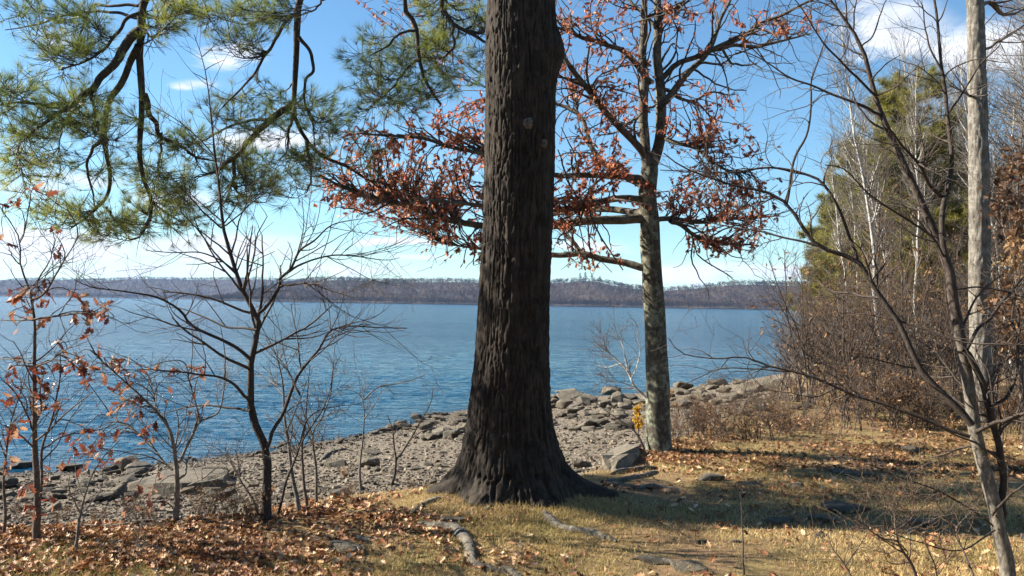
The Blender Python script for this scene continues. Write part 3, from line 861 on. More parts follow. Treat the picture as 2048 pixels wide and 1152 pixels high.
# bare hanging twiglets too
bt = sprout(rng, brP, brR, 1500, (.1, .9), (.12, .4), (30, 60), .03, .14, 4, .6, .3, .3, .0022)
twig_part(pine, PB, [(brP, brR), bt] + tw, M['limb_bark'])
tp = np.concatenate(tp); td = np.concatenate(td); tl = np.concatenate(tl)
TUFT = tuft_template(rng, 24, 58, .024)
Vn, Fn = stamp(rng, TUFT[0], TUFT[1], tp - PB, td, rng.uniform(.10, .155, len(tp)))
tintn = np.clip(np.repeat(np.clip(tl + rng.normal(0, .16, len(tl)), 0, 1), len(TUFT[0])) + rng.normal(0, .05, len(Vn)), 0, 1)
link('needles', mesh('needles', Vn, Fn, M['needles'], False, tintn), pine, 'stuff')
# two pale scars of lost branches on the side facing the viewer
mt, h, b = mat('scar'); p = world_pos(h); n1 = h.noise(p, 45, 5, .7)
h.put(b.inputs['Base Color'], h.ramp(n1, [(.35, (.03, .026, .02)), (.65, (.17, .15, .115))])); b.inputs['Roughness'].default_value = .95
h.put(b.inputs['Normal'], h.bump(n1, .8, .01)); M['scar'] = mt
for px, py, wp, hp in [(1056, 258, 10, 11), (1089, 294, 7, 9)]:
    q0 = at(np.array(float(px)), np.array(float(py)), DP)
    zi = float(q0[2]); r_ = float(np.interp(zi, zs, rr)); x_ = float(q0[0]) * .962; dx = x_ - float(np.interp(zi, zs, xx))
    yf = PB[1] - math.sqrt(max(r_ * r_ - dx * dx, .01))
    bm = bmesh.new(); bmesh.ops.create_icosphere(bm, subdivisions=3, radius=1)
    for v in bm.verts:
        k_ = 1 + .22 * float(vnoise(np.array([v.co.x * 2.5 + px, v.co.y * 2.5, v.co.z * 2.5])))
        v.co = Vector((v.co.x * wp * DP / F * k_, v.co.y * .018, v.co.z * hp * DP / F * k_))
    me = bpy.data.meshes.new('branch_scar'); bm.to_mesh(me); bm.free(); me.materials.append(M['scar'])
    link('branch_scar', me, pine_trunk, None, (x_ - PB[0], yf - .004 - PB[1], zi - PB[2]))
# surface roots
def root_part(s, r, lift=-.05, parent=pine, bm='grey_root', base=PB, nm='root', n=34):
    a = parse(s); g = ground_at(a[:, 0], a[:, 1])
    P = resample(g, n); dist = P[:, 1].mean()
    R = np.interp(np.linspace(0, 1, n), [0, .12, .5, .9, 1], [.55, 1, .9, .7, .2]) * r * dist / F
    R = R * (1 + .25 * fbm(np.stack([np.linspace(0, 9, n), np.zeros(n) + r, np.zeros(n)], -1), 3))
    P[:, 2] = height(P[:, 0], P[:, 1]) + R * lift
    V, q = tubes(P[None] - base, R[None], 12, .13)
    nn = fbm(V * 14, 3)[:, None] * .012
    V = V + nn * np.array([.3, .3, 1.0])
    return link(nm, mesh(nm, V, [q], M[bm]), parent)
M['grey_root'] = bark('grey_root', (.05, .042, .034), (.17, .15, .12), (.24, .22, .18), .5, 1.0, 1.0, .95, .9, .02)
for s, r in [('840,1050 880,1056 915,1064 938,1092 944,1122 965,1140 1010,1150', 16), ('1088,1026 1108,1048 1135,1060 1165,1064 1190,1070 1232,1088', 12),
             ('1205,968 1240,962 1275,956 1316,944', 8), ('1208,972 1260,978 1320,976 1372,984', 9), ('1000,1140 1020,1150 1050,1165', 12), ('880,1000 850,1010 820,1030', 7)]:
    root_part(s, r)

# ------------------------------------------------------------------ the oak with rust-red leaves
rng = np.random.default_rng(31)
OB = ground_at(np.array([1318.]), np.array([903.]))[0]
DO = OB[1]
oak = thing('oak_tree', 'lichen-spotted grey oak with rust-red leaves standing right of the big pine', 'tree', OB)
trunk = limb('1319,925 1318,905 1316,824 1314,737 1311,650 1307,590 1303,535 1300,480 1299,437 1295,389 1300,335', DO, (25, 17), 0, 60, None, 0, .05)
trunk[1][:6] *= np.array([1.5, 1.38, 1.25, 1.12, 1.05, 1.02])
V, q = tubes(trunk[0][None] - OB, trunk[1][None], 26)
V = V + nrm(V * [1, 1, 0]) * (.012 * fbm((V + OB) * [9, 9, 3], 3))[:, None]
link('trunk', mesh('trunk', V, [q], M['oak_bark']), oak)
ob = [limb('1299,350 1293,316 1287,253 1288,194 1293,160 1288,112 1289,58 1291,-40', DO, (11, 6), 0),
      limb('1302,345 1312,311 1320,243 1320,194 1318,146 1318,49 1314,-60', DO, (12, 6), .1),
      limb('1296,325 1269,287 1244,258 1215,228 1186,194 1152,151 1130,117 1100,80 1060,50', DO, (8, 2.5), -.8),
      limb('1292,380 1280,368 1254,358 1196,316 1176,272 1162,238 1142,221 1113,211 1060,200', DO, (7, 2.2), .9),
      limb('1160,236 1150,190 1142,156', DO + .7, (3.5, 1.5), .2),
      limb('1296,362 1259,355 1210,350 1147,348 1108,348 1040,330 965,311 892,292 853,277 794,272 715,266', DO, (6.5, 1.4), -1.2),
      limb('1292,397 1244,396 1196,403 1147,416 1108,418 1030,414 965,411 892,408 840,398', DO, (7.5, 1.6), -1.8),
      limb('1294,428 1225,420 1157,418 1090,430 1030,425', DO, (8, 2), 1.6),
      limb('1296,437 1235,440 1176,445 1103,455 1030,456 965,452 901,440 853,425 804,408 746,394 690,374 640,350', DO, (10, 1.6), -.7),
      limb('1298,534 1281,532 1244,525 1196,518 1167,508 1113,510 1050,505 980,500 900,490', DO, (8, 1.4), .5),
      limb('1168,508 1142,481 1123,464 1095,440', DO + .3, (5.5, 1.5), .4),
      limb('1320,218 1351,180 1381,141 1415,107 1434,63 1444,29 1463,-5', DO, (8, 2.5), .4),
      limb('1318,160 1330,151 1351,126 1390,112 1439,95 1488,73 1536,44 1585,19 1635,-5', DO + .1, (6, 1.8), -.6),
      limb('1424,101 1463,90 1517,92 1565,80 1620,68', DO + .2, (4.5, 1.4), .5),
      limb('1440,97 1462,125 1490,131 1515,126', DO + .2, (3, 1.2), .2),
      limb('1322,176 1332,180 1361,199 1390,202 1424,185 1460,190', DO, (4, 1.2), .7),
      limb('1318,268 1361,287 1405,306 1439,335 1490,345', DO, (5, 1.3), -.8),
      limb('1310,440 1366,440 1415,440 1487,437 1560,430', DO, (5.5, 1.3), .8),
      limb('1340,441 1361,447 1390,471 1419,491 1463,488 1517,491', DO, (5, 1.3), .5),
      limb('1303,165 1278,131 1244,102 1210,90 1171,80 1142,63 1113,53 1060,30', DO, (6, 1.6), -.7),
      limb('1316,53 1293,34 1254,0 1230,-25', DO, (5, 2), .4),
      limb('1316,40 1345,20 1380,-10', DO, (4, 1.5), -.3),
      limb('1290,240 1268,238 1240,262 1200,272', DO, (3.5, 1.2), .7)]
for P_, R_ in ob:
    Vv, qq = tubes(P_[None] - OB, R_[None], 9, .05)
    link('branch', mesh('branch', Vv, [qq], M['oak_branch']), oak)
sP, sR = pack(ob)
CL = [(850, 370, 105, 60, 44, .9), (900, 380, 80, 55, 34, .9), (780, 395, 90, 40, 30, .8), (700, 385, 60, 35, 16, .6), (650, 395, 35, 22, 8, .5), (770, 295, 60, 40, 20, .5), (740, 255, 40, 25, 8, .4), (890, 250, 85, 35, 20, .5),
      (940, 270, 50, 30, 16, .6), (850, 300, 80, 35, 22, .6), (930, 505, 55, 25, 16, .7), (890, 480, 40, 22, 10, .6), (940, 330, 50, 40, 18, .8), (860, 430, 50, 20, 10, .6), (1150, 310, 50, 40, 12, .4), (1215, 325, 45, 25, 26, 1.1), (1245, 345, 30, 16, 12, .9), (1150, 390, 50, 30, 22, .8),
      (1190, 420, 50, 25, 14, .6), (1130, 460, 40, 20, 8, .5), (1170, 150, 45, 35, 14, .5), (1210, 60, 45, 40, 14, .5), (1270, 130, 30, 30, 12, .7), (1230, 180, 45, 30, 12, .5), (1260, 215, 45, 25, 12, .6), (1180, 230, 50, 30, 10, .4),
      (1130, 120, 30, 60, 8, .4), (1180, 20, 60, 30, 10, .4), (1340, 25, 40, 30, 10, .5), (1370, 60, 50, 40, 8, .3), (1390, 250, 55, 30, 14, .4), (1450, 270, 45, 20, 14, .5), (1400, 180, 50, 25, 8, .4), (1380, 380, 70, 25, 24, .8), (1450, 420, 70, 28, 26, .8),
      (1500, 440, 50, 22, 12, .6), (1460, 490, 60, 20, 20, .8), (1410, 490, 40, 15, 8, .5), (1340, 400, 30, 25, 10, .7), (1480, 60, 60, 35, 12, .3), (1560, 50, 60, 30, 14, .4), (1440, 200, 40, 20, 8, .3), (1330, 210, 30, 30, 7, .4), (1150, 525, 40, 18, 9, .4),
      (1215, 540, 40, 15, 8, .4), (1130, 30, 60, 35, 8, .3), (760, 15, 60, 18, 14, .4), (1080, 20, 40, 20, 5, .3), (1180, 285, 45, 25, 8, .4), (1300, 250, 40, 20, 6, .4), (1400, 300, 50, 25, 8, .3), (1540, 435, 30, 15, 6, .4), (680, 330, 60, 30, 8, .3)]
tg, lw = [], []
for (x, y, rx, ry, n, wt) in CL:
    a = rng.uniform(0, 2 * np.pi, n); q = np.sqrt(rng.uniform(0, 1, n))
    tg.append(at(x + rx * q * np.cos(a), y + ry * q * np.sin(a), DO + rng.normal(-.1, .65, n))); lw.append(np.full(n, wt))
tg = np.concatenate(tg); lw = np.concatenate(lw)
bP, bR = reach(rng, sP, sR, tg, 8, .5, .004, .0)
t1 = sprout(rng, bP, bR, 900, (.3, 1.), (.15, .42), (35, 65), .04, .26, 6, .7, .3, .3, .0026)
t2 = sprout(rng, sP, sR, 330, (.25, 1.), (.4, 1.0), (35, 65), .03, .24, 9, .5, .3, .3, .0032)
t3 = sprout(rng, t2[0], t2[1], 560, (.2, 1.), (.12, .4), (35, 65), .03, .25, 6, .7, .2, .3, .0026)
twig_part(oak, OB, [(bP, bR), t1, t2, t3], M['twig'])
LT = leaf_template('oak', .35, .5)
big = np.repeat(bP, np.maximum(1, np.round(lw * 3).astype(int)), axis=0)
leaves_part(rng, oak, OB, np.concatenate([big[:, 4:], big[:, 4:]]), 5800, (.044, .074), M['oak_leaf'], LT, (0, 1.), .35)
leaves_part(rng, oak, OB, t1[0], 3200, (.04, .066), M['oak_leaf'], LT, (.2, 1.), .35)

# ------------------------------------------------------------------ saplings on the bank, left
LEAFM = [mesh('leaf', np.array(t_[0]), t_[1], M['sap_leaf'], False) for t_ in (OAKT, OAKT2, leaf_template('oak', -.2, .3), leaf_template('oak', .8, .2))]


RSC = .72
def sapling(name, label, base_px, specs, bm, tm, twigs, leaves=None, group=None, seed=1, rmin=.0017, kids=2, up=.04, leafsize=(.06, .1), d=None, wig=.13):
    """specs: first the stem, then branches (string, (r0,r1), dd); twigs: (count, length range)"""
    rg = np.random.default_rng(seed)
    if d is None:
        bp = ground_at(np.array([float(base_px[0])]), np.array([float(base_px[1])]))[0]
    else:
        bp = at(np.array(float(base_px[0])), np.array(float(base_px[1])), d)
    dist = float((bp - EYE) @ _f)
    root = thing(name, label, 'tree' if 'shrub' not in name else 'shrub', bp, group)
    ls = []
    for i, sp in enumerate(specs):
        s, r = sp[0], sp[1]; dd = sp[2] if len(sp) > 2 else rg.uniform(-.5, .5); off = sp[3] if len(sp) > 3 else 0.0
        ls.append(limb(s, dist + off, (r[0] * (RSC if i else .9), r[1] * RSC), dd, 26, None, 0, .3, (.8 if name == 'spreading_sapling' else 1.35) if i == 0 else .9, rg))
        if i == 0: ls[0][0][0, 2] = min(ls[0][0][0, 2], bp[2] - .06)
    make_parts(root, bp, ls, bm, 6)
    P_, R_ = pack(ls)
    sets = []
    a = sprout(rg, P_, R_, twigs[0], (.3, 1.), twigs[1], (32, 62), up, wig, 8, .55, .15, .45, rmin)
    sets.append(a); cur = a
    for kx in range(kids):
        cur = sprout(rg, cur[0], cur[1], int(twigs[0] * (2.4 if kx == 0 else 2.0)), (.2, 1.), (twigs[1][0] * .35 / (kx + 1), twigs[1][1] * .5 / (kx + 1)), (30, 60), up * .6, .12, 6, .75, .1, .3, rmin * .8)
        sets.append(cur)
    twig_part(root, bp, sets, tm)
    return root, bp, P_, sets, rg


def hang_leaves(root, bp, rg, pts, dirs, size):
    for i in range(len(pts)):
        o = bpy.data.objects.new('leaf', LEAFM[i % 4]); COL.objects.link(o); o.parent = root
        y = Vector(nrm(dirs[i] * .5 + rg.normal(size=3) * .6 + [0, 0, -.45])); x = Vector(rg.normal(size=3)); x = (x - y * x.dot(y)).normalized(); z = x.cross(y)
        mm = Matrix((x, y, z)).transposed().to_4x4(); s = rg.uniform(*size)
        mm = Matrix.Translation(Vector(pts[i] - bp)) @ mm @ Matrix.Scale(s, 4)
        o.matrix_local = mm


def blob_leaves(root, bp, rg, blobs, P_, sets, size, dist):
    """leaves in loose bunches at picture spots, each bunch on its own twigs"""
    tg, tot = [], []
    for (x, y, rx, ry, n) in blobs:
        n = int(n * 1.2); m_ = max(2, n // 4)
        a = rg.uniform(0, 6.283, m_); q = np.sqrt(rg.uniform(0, 1, m_))
        tg.append(at(x + rx * q * np.cos(a), y + ry * q * np.sin(a), dist + rg.normal(0, .22, m_))); tot.append(np.full(m_, n / m_))
    tg = np.concatenate(tg); tot = np.concatenate(tot)
    R_ = np.full(P_.shape[:2], .012)
    bP_, bR_ = reach(rg, P_, R_, tg, 7, .4, .0024)
    twig_part(root, bp, [(bP_, bR_)], M['twig'])
    rep = np.repeat(np.arange(len(tg)), np.round(tot + rg.uniform(-.4, .5, len(tot))).astype(int))
    f = rg.uniform(.72, 1.0, len(rep))[:, None]
    seg = bP_[rep, -3] * (1 - (f - .72) / .28) + bP_[rep, -1] * ((f - .72) / .28)
    seg = seg + rg.normal(size=seg.shape) * .012
    hang_leaves(root, bp, rg, seg, nrm(bP_[rep, -1] - bP_[rep, -3]), size)


# crooked dark sapling
r5, b5, P5, s5, g5 = sapling('crooked_sapling', 'tall dark leafless sapling with crooked stem left of the big pine', (535, 1043),
    [('535,1052 535,1000 535,953 535,902 512,851 501,806 502,760 504,721 518,664 516,630 492,596 475,551 461,506 447,456 438,378 430,304 417,182 404,113 388,69', (11, 1.0), .2),
     ('533,900 543,868 566,828 589,766 617,726 639,698 659,664 700,653 760,655 815,657', (6, 1), .3),
     ('504,721 475,698 436,675 385,650 362,622 317,596 260,585 187,576 150,560', (5.5, .9), -.5),
     ('514,660 453,653 413,636 368,619 320,612', (4, .9), .5),
     ('499,802 475,772 447,757 396,749 340,743 275,738', (4.5, .9), -.7),
     ('500,822 453,814 396,811 340,823 300,835', (4, .9), .4),
     ('517,627 543,602 560,574 558,560 583,534 600,500 629,481 663,452 720,438', (5.5, .9), .2),
     ('560,574 590,568 622,568 660,580 720,600', (3.5, .8), -.4),
     ('572,547 600,530 650,512 700,512 770,520 800,515', (3.5, .8), .5),
     ('447,452 477,430 512,399 551,369', (2.6, .8), .2),
     ('444,456 412,430 369,382 330,340', (2.8, .8), -.3),
     ('428,312 390,269 338,230 260,187', (2, .8), .2),
     ('470,540 440,520 400,505 340,505 290,500', (2.6, .8), -.3),
     ('404,113 420,100 440,80', (1.4, .7), 0), ('410,140 430,128 450,120', (1.4, .7), .1), ('414,160 395,150 385,145', (1.3, .7), -.1),
     ('600,790 575,740 552,709 532,680', (3, .9), .3)],
    M['sapling_dark'], M['twig'], (150, (.3, .95)), seed=51, up=.05, rmin=.0016, wig=.09)
# leafy sapling at the left edge
r1, b1, P1, s1, g1 = sapling('oak_sapling', 'young oak at the left edge with clusters of rusty leaves', (75, 1080),
    [('74,1090 74,1020 74,953 71,840 69,726 67,641 57,574 45,545 40,528 40,495 33,464 10,430 -8,400', (8.5, 1.2), .1),
     ('79,1040 85,953 85,896 102,840 119,755 121,700', (5, 1), .3),
     ('62,600 85,590 113,545 141,500 160,470', (3.5, 1), -.3), ('85,590 75,565 100,520 106,495', (3, 1), .2), ('40,485 52,450 62,380', (2, .8), .1),
     ('66,640 100,634 130,630 187,625 225,635', (3.5, 1), -.3), ('66,640 30,641 -20,640', (3, 1), .2), ('67,726 30,720 -20,716', (3, 1), .3),
     ('72,880 100,860 140,820 190,780', (3, .9), -.5), ('72,800 50,770 20,740', (3, .9), .2), ('74,900 40,870 10,850', (3, .9), -.3), ('84,900 130,870 190,862 250,840', (2.5, .8), .4),
     ('40,528 20,510 0,505', (2, .8), 0), ('69,735 100,722 130,700 160,690', (2.4, .8), -.3)],
    M['sapling_brown'], M['twig'], (70, (.2, .6)), seed=52)
blob_leaves(r1, b1, g1, [(40, 590, 25, 22, 14), (85, 605, 25, 14, 10), (170, 610, 35, 22, 22), (200, 620, 20, 18, 10), (30, 640, 14, 18, 4), (120, 690, 20, 18, 4), (95, 745, 40, 25, 10), (30, 720, 25, 20, 5), (150, 740, 30, 30, 14),
    (110, 800, 40, 40, 14), (60, 790, 50, 30, 8), (20, 800, 20, 40, 8), (100, 830, 30, 20, 8), (50, 880, 40, 30, 8), (150, 870, 30, 20, 6), (65, 370, 15, 20, 6), (30, 410, 25, 25, 6), (15, 470, 15, 20, 3), (110, 470, 20, 20, 4), (60, 640, 30, 15, 6), (120, 500, 15, 10, 3),
    (20, 990, 25, 40, 10), (70, 1000, 40, 40, 10)], P1, s1, (.048, .08), (b1 - EYE) @ _f)
# forked pale sapling
r3, b3, P3, s3, g3 = sapling('forked_sapling', 'pale forked sapling with brown leaves in front of the flat beach ledge', (351, 1048),
    [('351,1056 352,1000 354,970 352,925 345,868 317,828 283,794 226,743 180,700', (7, 1.1), -.2),
     ('352,925 362,919 379,879 399,845 436,825 447,783 452,740', (4.5, 1), .2), ('356,960 372,945 368,915 350,900', (3.5, 1.5), .2),
     ('345,940 330,925 306,896 270,862 255,851 225,835', (3.5, 1), .4), ('399,845 390,800 380,770 375,740', (2.2, .8), -.2),
     ('330,845 310,800 300,760', (2.4, .8), .3), ('356,980 400,960 440,930 480,905', (2, .8), -.5)],
    M['sapling_grey'], M['twig_pale'], (60, (.18, .5)), seed=53)
blob_leaves(r3, b3, g3, [(160, 745, 35, 35, 18), (185, 690, 20, 20, 6), (230, 740, 40, 30, 18), (240, 720, 25, 15, 8), (215, 800, 35, 25, 12), (250, 820, 25, 20, 8), (290, 865, 30, 20, 12), (245, 720, 20, 15, 4), (280, 730, 15, 15, 4), (350, 740, 12, 20, 4), (390, 735, 20, 12, 5), (410, 730, 12, 15, 4),
    (340, 785, 10, 8, 2), (375, 808, 12, 10, 3), (405, 812, 10, 8, 2), (265, 788, 20, 12, 5), (200, 890, 30, 15, 6), (305, 975, 15, 18, 6)], P3, s3, (.043, .072), (b3 - EYE) @ _f)
blob_leaves(r3, b3, g3, [(140, 930, 30, 22, 16), (190, 930, 25, 18, 14), (160, 910, 25, 12, 8), (275, 1015, 40, 20, 12)], P3, s3, (.04, .07), (b3 - EYE) @ _f - .1)
# the slim ones
sapling('slim_sapling', 'slim pale grey sapling just right of the crooked dark one', (600, 1024),
    [('601,1030 590,975 583,930 571,840 566,772 552,709 532,670 515,640', (5.5, 1), .3), ('574,860 600,800 615,760', (2.4, .8), -.3), ('567,790 540,760 520,750', (2, .8), .3)],
    M['sapling_grey'], M['twig_pale'], (34, (.15, .45)), seed=54)
sapling('leaning_sapling', 'thin dark stem leaning right from the foot of the crooked sapling', (552, 1034),
    [('550,1040 572,970 594,907 611,845 640,820 680,812 720,808', (3.6, .9), .2), ('594,907 612,870 640,830 660,780 665,740', (2.4, .8), .3)], M['sapling_dark'], M['twig'], (26, (.15, .4)), seed=55)
sapling('slim_sapling', 'thin brown twin-twigged stem between the slim pale sapling and the beach stones', (615, 1018),
    [('615,1024 606,953 603,896 612,840 616,780 620,730', (4, .9), .1), ('604,910 585,870 575,850', (2, .8), .3)], M['sapling_brown'], M['twig_pale'], (24, (.15, .4)), seed=56)
sapling('slim_sapling', 'thin grey stem with kinked top, rightmost of the slim cluster', (632, 1010),
    [('632,1016 631,930 625,868 645,834 662,783 668,720 670,690', (3.8, .9), .1), ('626,870 612,840 600,800', (2, .8), -.3)], M['sapling_grey'], M['twig_pale'], (24, (.15, .4)), seed=57)
sapling('small_sapling', 'small upright grey sapling with spreading top at the bank edge', (724, 982),
    [('724,988 720,935 726,877 729,837 724,798 712,785 690,778', (3.6, .9), .1), ('725,800 751,778 775,771 814,763 850,750', (2.6, .8), .2), ('728,838 745,815 760,790 762,770', (1.8, .7), -.2), ('724,800 730,770 722,745', (1.6, .7), .2)],
    M['sapling_grey'], M['twig_pale'], (26, (.12, .35)), seed=58)
sapling('small_sapling', 'small dark Y-shaped sapling close left of the big pine', (784, 972),
    [('784,978 788,945 792,920 788,884 784,857 775,830', (3.6, .9), 0), ('792,922 814,888 833,857 861,806 866,775', (3, .8), .2), ('820,880 845,862 875,855', (1.6, .7), -.2), ('786,870 800,850 812,840', (1.5, .7), .2)],
    M['sapling_dark'], M['twig'], (26, (.12, .32)), seed=59)
sapling('white_sapling', 'short whitish stem low among the leaf litter at left', (150, 1108),
    [('149,1112 154,1065 161,1026 172,980 195,930 240,880', (4.2, .9), .2), ('161,1026 140,985 138,950', (2.4, .8), -.2), ('160,1050 220,1050 290,1040 330,1036', (2, .8), -.2)], M['sapling_grey'], M['twig_pale'], (22, (.15, .4)), seed=60)
rr_, bb_, PP_, ss_, gg_ = sapling('edge_sapling', 'thin leafy stem cut by the left edge of the picture', (12, 1070),
    [('10,1080 8,1000 11,924 23,840 45,772 60,720', (4, .9), .2), ('12,920 -5,870 -20,840', (2.4, .8), .1), ('20,850 40,830 70,810', (2, .8), -.2)], M['sapling_brown'], M['twig'], (22, (.15, .4)), seed=61)
blob_leaves(rr_, bb_, gg_, [(10, 760, 20, 25, 8), (20, 870, 25, 20, 8), (12, 940, 18, 30, 8)], PP_, ss_, (.038, .065), (bb_ - EYE) @ _f)
sapling('leaning_sapling', 'bare brown stem leaning left at the foot of the crooked sapling', (525, 1040),
    [('525,1044 505,1000 480,960 450,910 405,880', (3.4, .9), .3), ('480,960 476,920 470,900', (1.8, .8), 0)], M['sapling_brown'], M['twig'], (16, (.15, .35)), seed=62)

# ------------------------------------------------------------------ right foreground: the many-armed grey sapling
DR = 4.75
r6, b6, P6, s6, g6 = sapling('spreading_sapling', 'leafless grey sapling in right foreground with long arms reaching left', (2022, 1215),
    [('2022,1230 2016,1152 1996,1077 1985,1009 1965,930 1948,862 1940,806 1931,749 1923,704 1917,658 1908,602 1903,568 1897,534 1889,515 1865,467 1845,423 1826,379 1801,321 1782,277 1762,233 1743,160 1724,92 1690,44 1650,-15', (17.5, 2.4), .2),
     ('2002,1043 2007,981 1999,919 1990,862 1979,806 1965,760 1942,721 1928,700', (10, 8), -.02, .06),
     ('1981,812 2016,789 2033,743 2036,687 2027,636 2032,585 2040,540', (5, 2.5), .3),
     ('1892,520 1884,452 1889,403 1901,365 1901,292 1894,214 1886,146 1879,73 1862,-20', (8, 3), .3),
     ('1889,403 1865,370 1835,326 1806,292 1772,248', (6, 2), -.3, .1),
     ('1933,700 1959,658 1993,619 2039,562 2060,540', (5.5, 3), .3),
     ('1944,850 1903,806 1869,772 1840,738 1818,692 1795,641 1767,602 1739,557 1714,520 1670,506 1631,486 1602,447 1573,408 1529,384 1478,374 1419,355 1366,335 1327,306', (10, 1.8), .5),
     ('1714,518 1699,472 1680,423 1646,365 1617,348 1573,338 1529,335 1460,345 1390,343 1320,340', (5, 1.4), .4, .3),
     ('1573,408 1580,360 1592,311 1617,263 1624,194 1624,160 1641,107 1655,70', (4, 1.5), .2, .4),
     ('1640,492 1597,481 1553,472 1500,459 1473,457 1410,442', (3.6, 1.3), .3, .35),
     ('1762,230 1733,214 1694,199 1656,185 1622,170 1573,151 1515,114 1470,100', (4, 1.2), .2, .15),
     ('1753,196 1719,160 1685,126 1646,88 1612,29 1590,0', (3.8, 1.3), -.2, .15),
     ('1940,873 1903,862 1857,840 1812,823 1767,808 1705,791 1665,772 1625,755 1586,743 1541,732 1486,713 1429,718 1364,707 1337,676', (6, 1.3), .4),
     ('1586,743 1520,738 1440,738 1400,755 1360,775', (2.6, 1), .2, .3),
     ('1953,864 1993,845 2060,822', (6, 4), -.3),
     ('1914,579 1959,574 2016,585 2060,600', (3, 1.6), .3), ('1772,633 1846,658 1891,675 1959,687 2050,690', (3.2, 1.8), -.4, .2),
     ('1889,515 1860,470 1800,430 1740,390 1690,340 1650,330', (3.5, 1.2), -.3), ('1840,738 1790,728 1740,715 1700,712', (2.6, 1), -.3, .2), ('1795,641 1740,630 1690,632 1640,650', (2.6, 1), .3, .3),
     ('1724,92 1745,70 1760,30 1775,-5', (2.6, 1.4), .1, .1), ('1886,146 1862,100 1850,50 1845,10', (3, 1.4), .1, .2), ('1894,230 1930,180 1960,130 2000,90', (3, 1.4), -.2, .2), ('1743,160 1770,130 1800,110', (2.4, 1.1), .1, .1),
     ('1986,1052 1930,1010 1860,975 1800,955 1740,930', (3, 1), -.5), ('1990,1060 1920,1100 1840,1085 1770,1060', (2.6, 1), -.6), ('1985,1030 2020,990 2060,960', (4, 2), -.3)],
    M['sapling_dark'], M['twig'], (250, (.2, .6)), seed=63, d=DR, rmin=.0013, up=.03, wig=.2)
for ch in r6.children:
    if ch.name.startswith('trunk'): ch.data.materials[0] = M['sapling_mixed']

# ------------------------------------------------------------------ right-hand wood
rng = np.random.default_rng(41)
def spot(px, d):
    x = (px - 1024) / F * d
    return np.array([x, d, float(height(np.array([x]), np.array([d]))[0]) - .05])


def proto_tree(name, hgt, r0, nb, ntw, bm, tm, seed, lean=.05, first=.3, blen=.28, bang=(30, 60), bup=.12, tup=.05, leaves=None, wig=.06, fine=2.2, rmin=.004):
    """a bare tree: trunk, branches, twigs (own prototype, hidden nowhere: it is used as the first of its kind)"""
    rg = np.random.default_rng(seed)
    n = 18
    z = np.linspace(0, hgt, n); a = rg.uniform(0, 6.28)
    bend = np.cumsum(rg.normal(0, .035, (n, 2)), 0) * hgt / 9
    P = np.stack([-lean * z * 1.0 + bend[:, 0], bend[:, 1], z], -1); P[0] = 0
    R = r0 * (1 - .86 * (z / hgt) ** .9)
    tr = (P[None], R[None])
    br = sprout(rg, tr[0], tr[1], nb, (first, .98), (blen * hgt * .6, blen * hgt), bang, bup, wig, 9, .55, .1, .6, rmin * 1.6)
    t1 = sprout(rg, br[0], br[1], ntw, (.15, 1.), (.07 * hgt, .15 * hgt), (28, 55), tup, .1, 6, .6, .05, .4, rmin)
    t2 = sprout(rg, t1[0], t1[1], int(ntw * fine), (.15, 1.), (.03 * hgt, .08 * hgt), (25, 55), tup, .1, 4, .7, .05, .3, rmin * .8)
    o = thing(name, 'x', 'tree', (0, 0, 0))
    V, q = tubes(tr[0], tr[1], 8); link('trunk', mesh('trunk', V, [q], bm), o)
    V, q = tubes(br[0], br[1], 5); link('branches', mesh('branches', V, [q], bm), o, 'stuff')
    V, Fq = join([tubes(t1[0], t1[1], 3), tubes(t2[0], t2[1], 3)]); link('twigs', mesh('twigs', V, Fq, tm), o, 'stuff')
    if leaves:
        cnt, size, lm, tmpl = leaves
        leaves_part(rg, o, np.zeros(3), t2[0], cnt, size, lm, tmpl, (.2, 1.), .3)
    return o


def plant(proto, used, px, d, rz, sc, label, group=None, tilt=(0, 0)):
    s = spot(px, d)
    if id(proto) not in used:
        used.add(id(proto)); o = proto; o.location = s; o.rotation_euler = (tilt[0], tilt[1], rz); o.scale = (sc,) * 3 if not isinstance(sc, tuple) else sc
        o['label'] = label
        if group: o['group'] = group
        return o
    return copy_tree(proto, s, rz, sc, label, group, tilt)


used = set()
birch = [proto_tree('birch_tree', 10, .075, 34, 260, M['birch_bark'], M['twig_pale'], 100 + k, .10, .35, .20, (25, 50), .10, .06) for k in range(3)]
bare = [proto_tree('bare_tree', 11, .10, 44, 420, M['sapling_grey'], M['twig_pale'], 200 + k, .02, .25, .27, (35, 65), .08, .05) for k in range(3)]
small = [proto_tree('understorey_tree', 5, .04, 30, 260, M['sapling_brown'], M['twig'], 300 + k, .03, .12, .34, (30, 60), .10, .05, (160, (.05, .085), M['brown_leaf'], OAKT), .09, 2.0, .003) for k in range(2)]
for k, (px, d) in enumerate([(1700, 34), (1716, 40), (1735, 30), (1752, 36), (1768, 44), (1782, 28), (1795, 33), (1810, 39), (1822, 26), (1838, 31), (1850, 42), (1866, 29), (1880, 36),
                             (1893, 25), (1908, 33), (1921, 40), (1936, 28), (1950, 36), (1984, 30), (1998, 24), (2012, 34), (2028, 29), (2042, 38), (1690, 46), (1760, 50), (1830, 48), (1725, 27), (1772, 24)]):
    d = d * (.66 if k % 3 == 0 else .98)
    plant(birch[k % 3], used, px, d, rng.normal(0, .5) + (.5 if k % 2 else -.2), float(rng.uniform(.75, 1.12) * (.55 if px < 1730 else .70) * (1.0 if k % 3 == 0 else 1.25)), 'slender white-barked birch ' + ('at the left end of the stand, before the short pine' if px < 1730 else 'standing before the lower yellow-green pine' if px < 1800 else 'standing before the tall yellow-green pine' if px < 1890 else 'close left of the pale grey trunk' if px < 1960 else 'right of the pale grey trunk'), 'white birches at right', (rng.normal(0, .03), rng.normal(-.03, .05)))
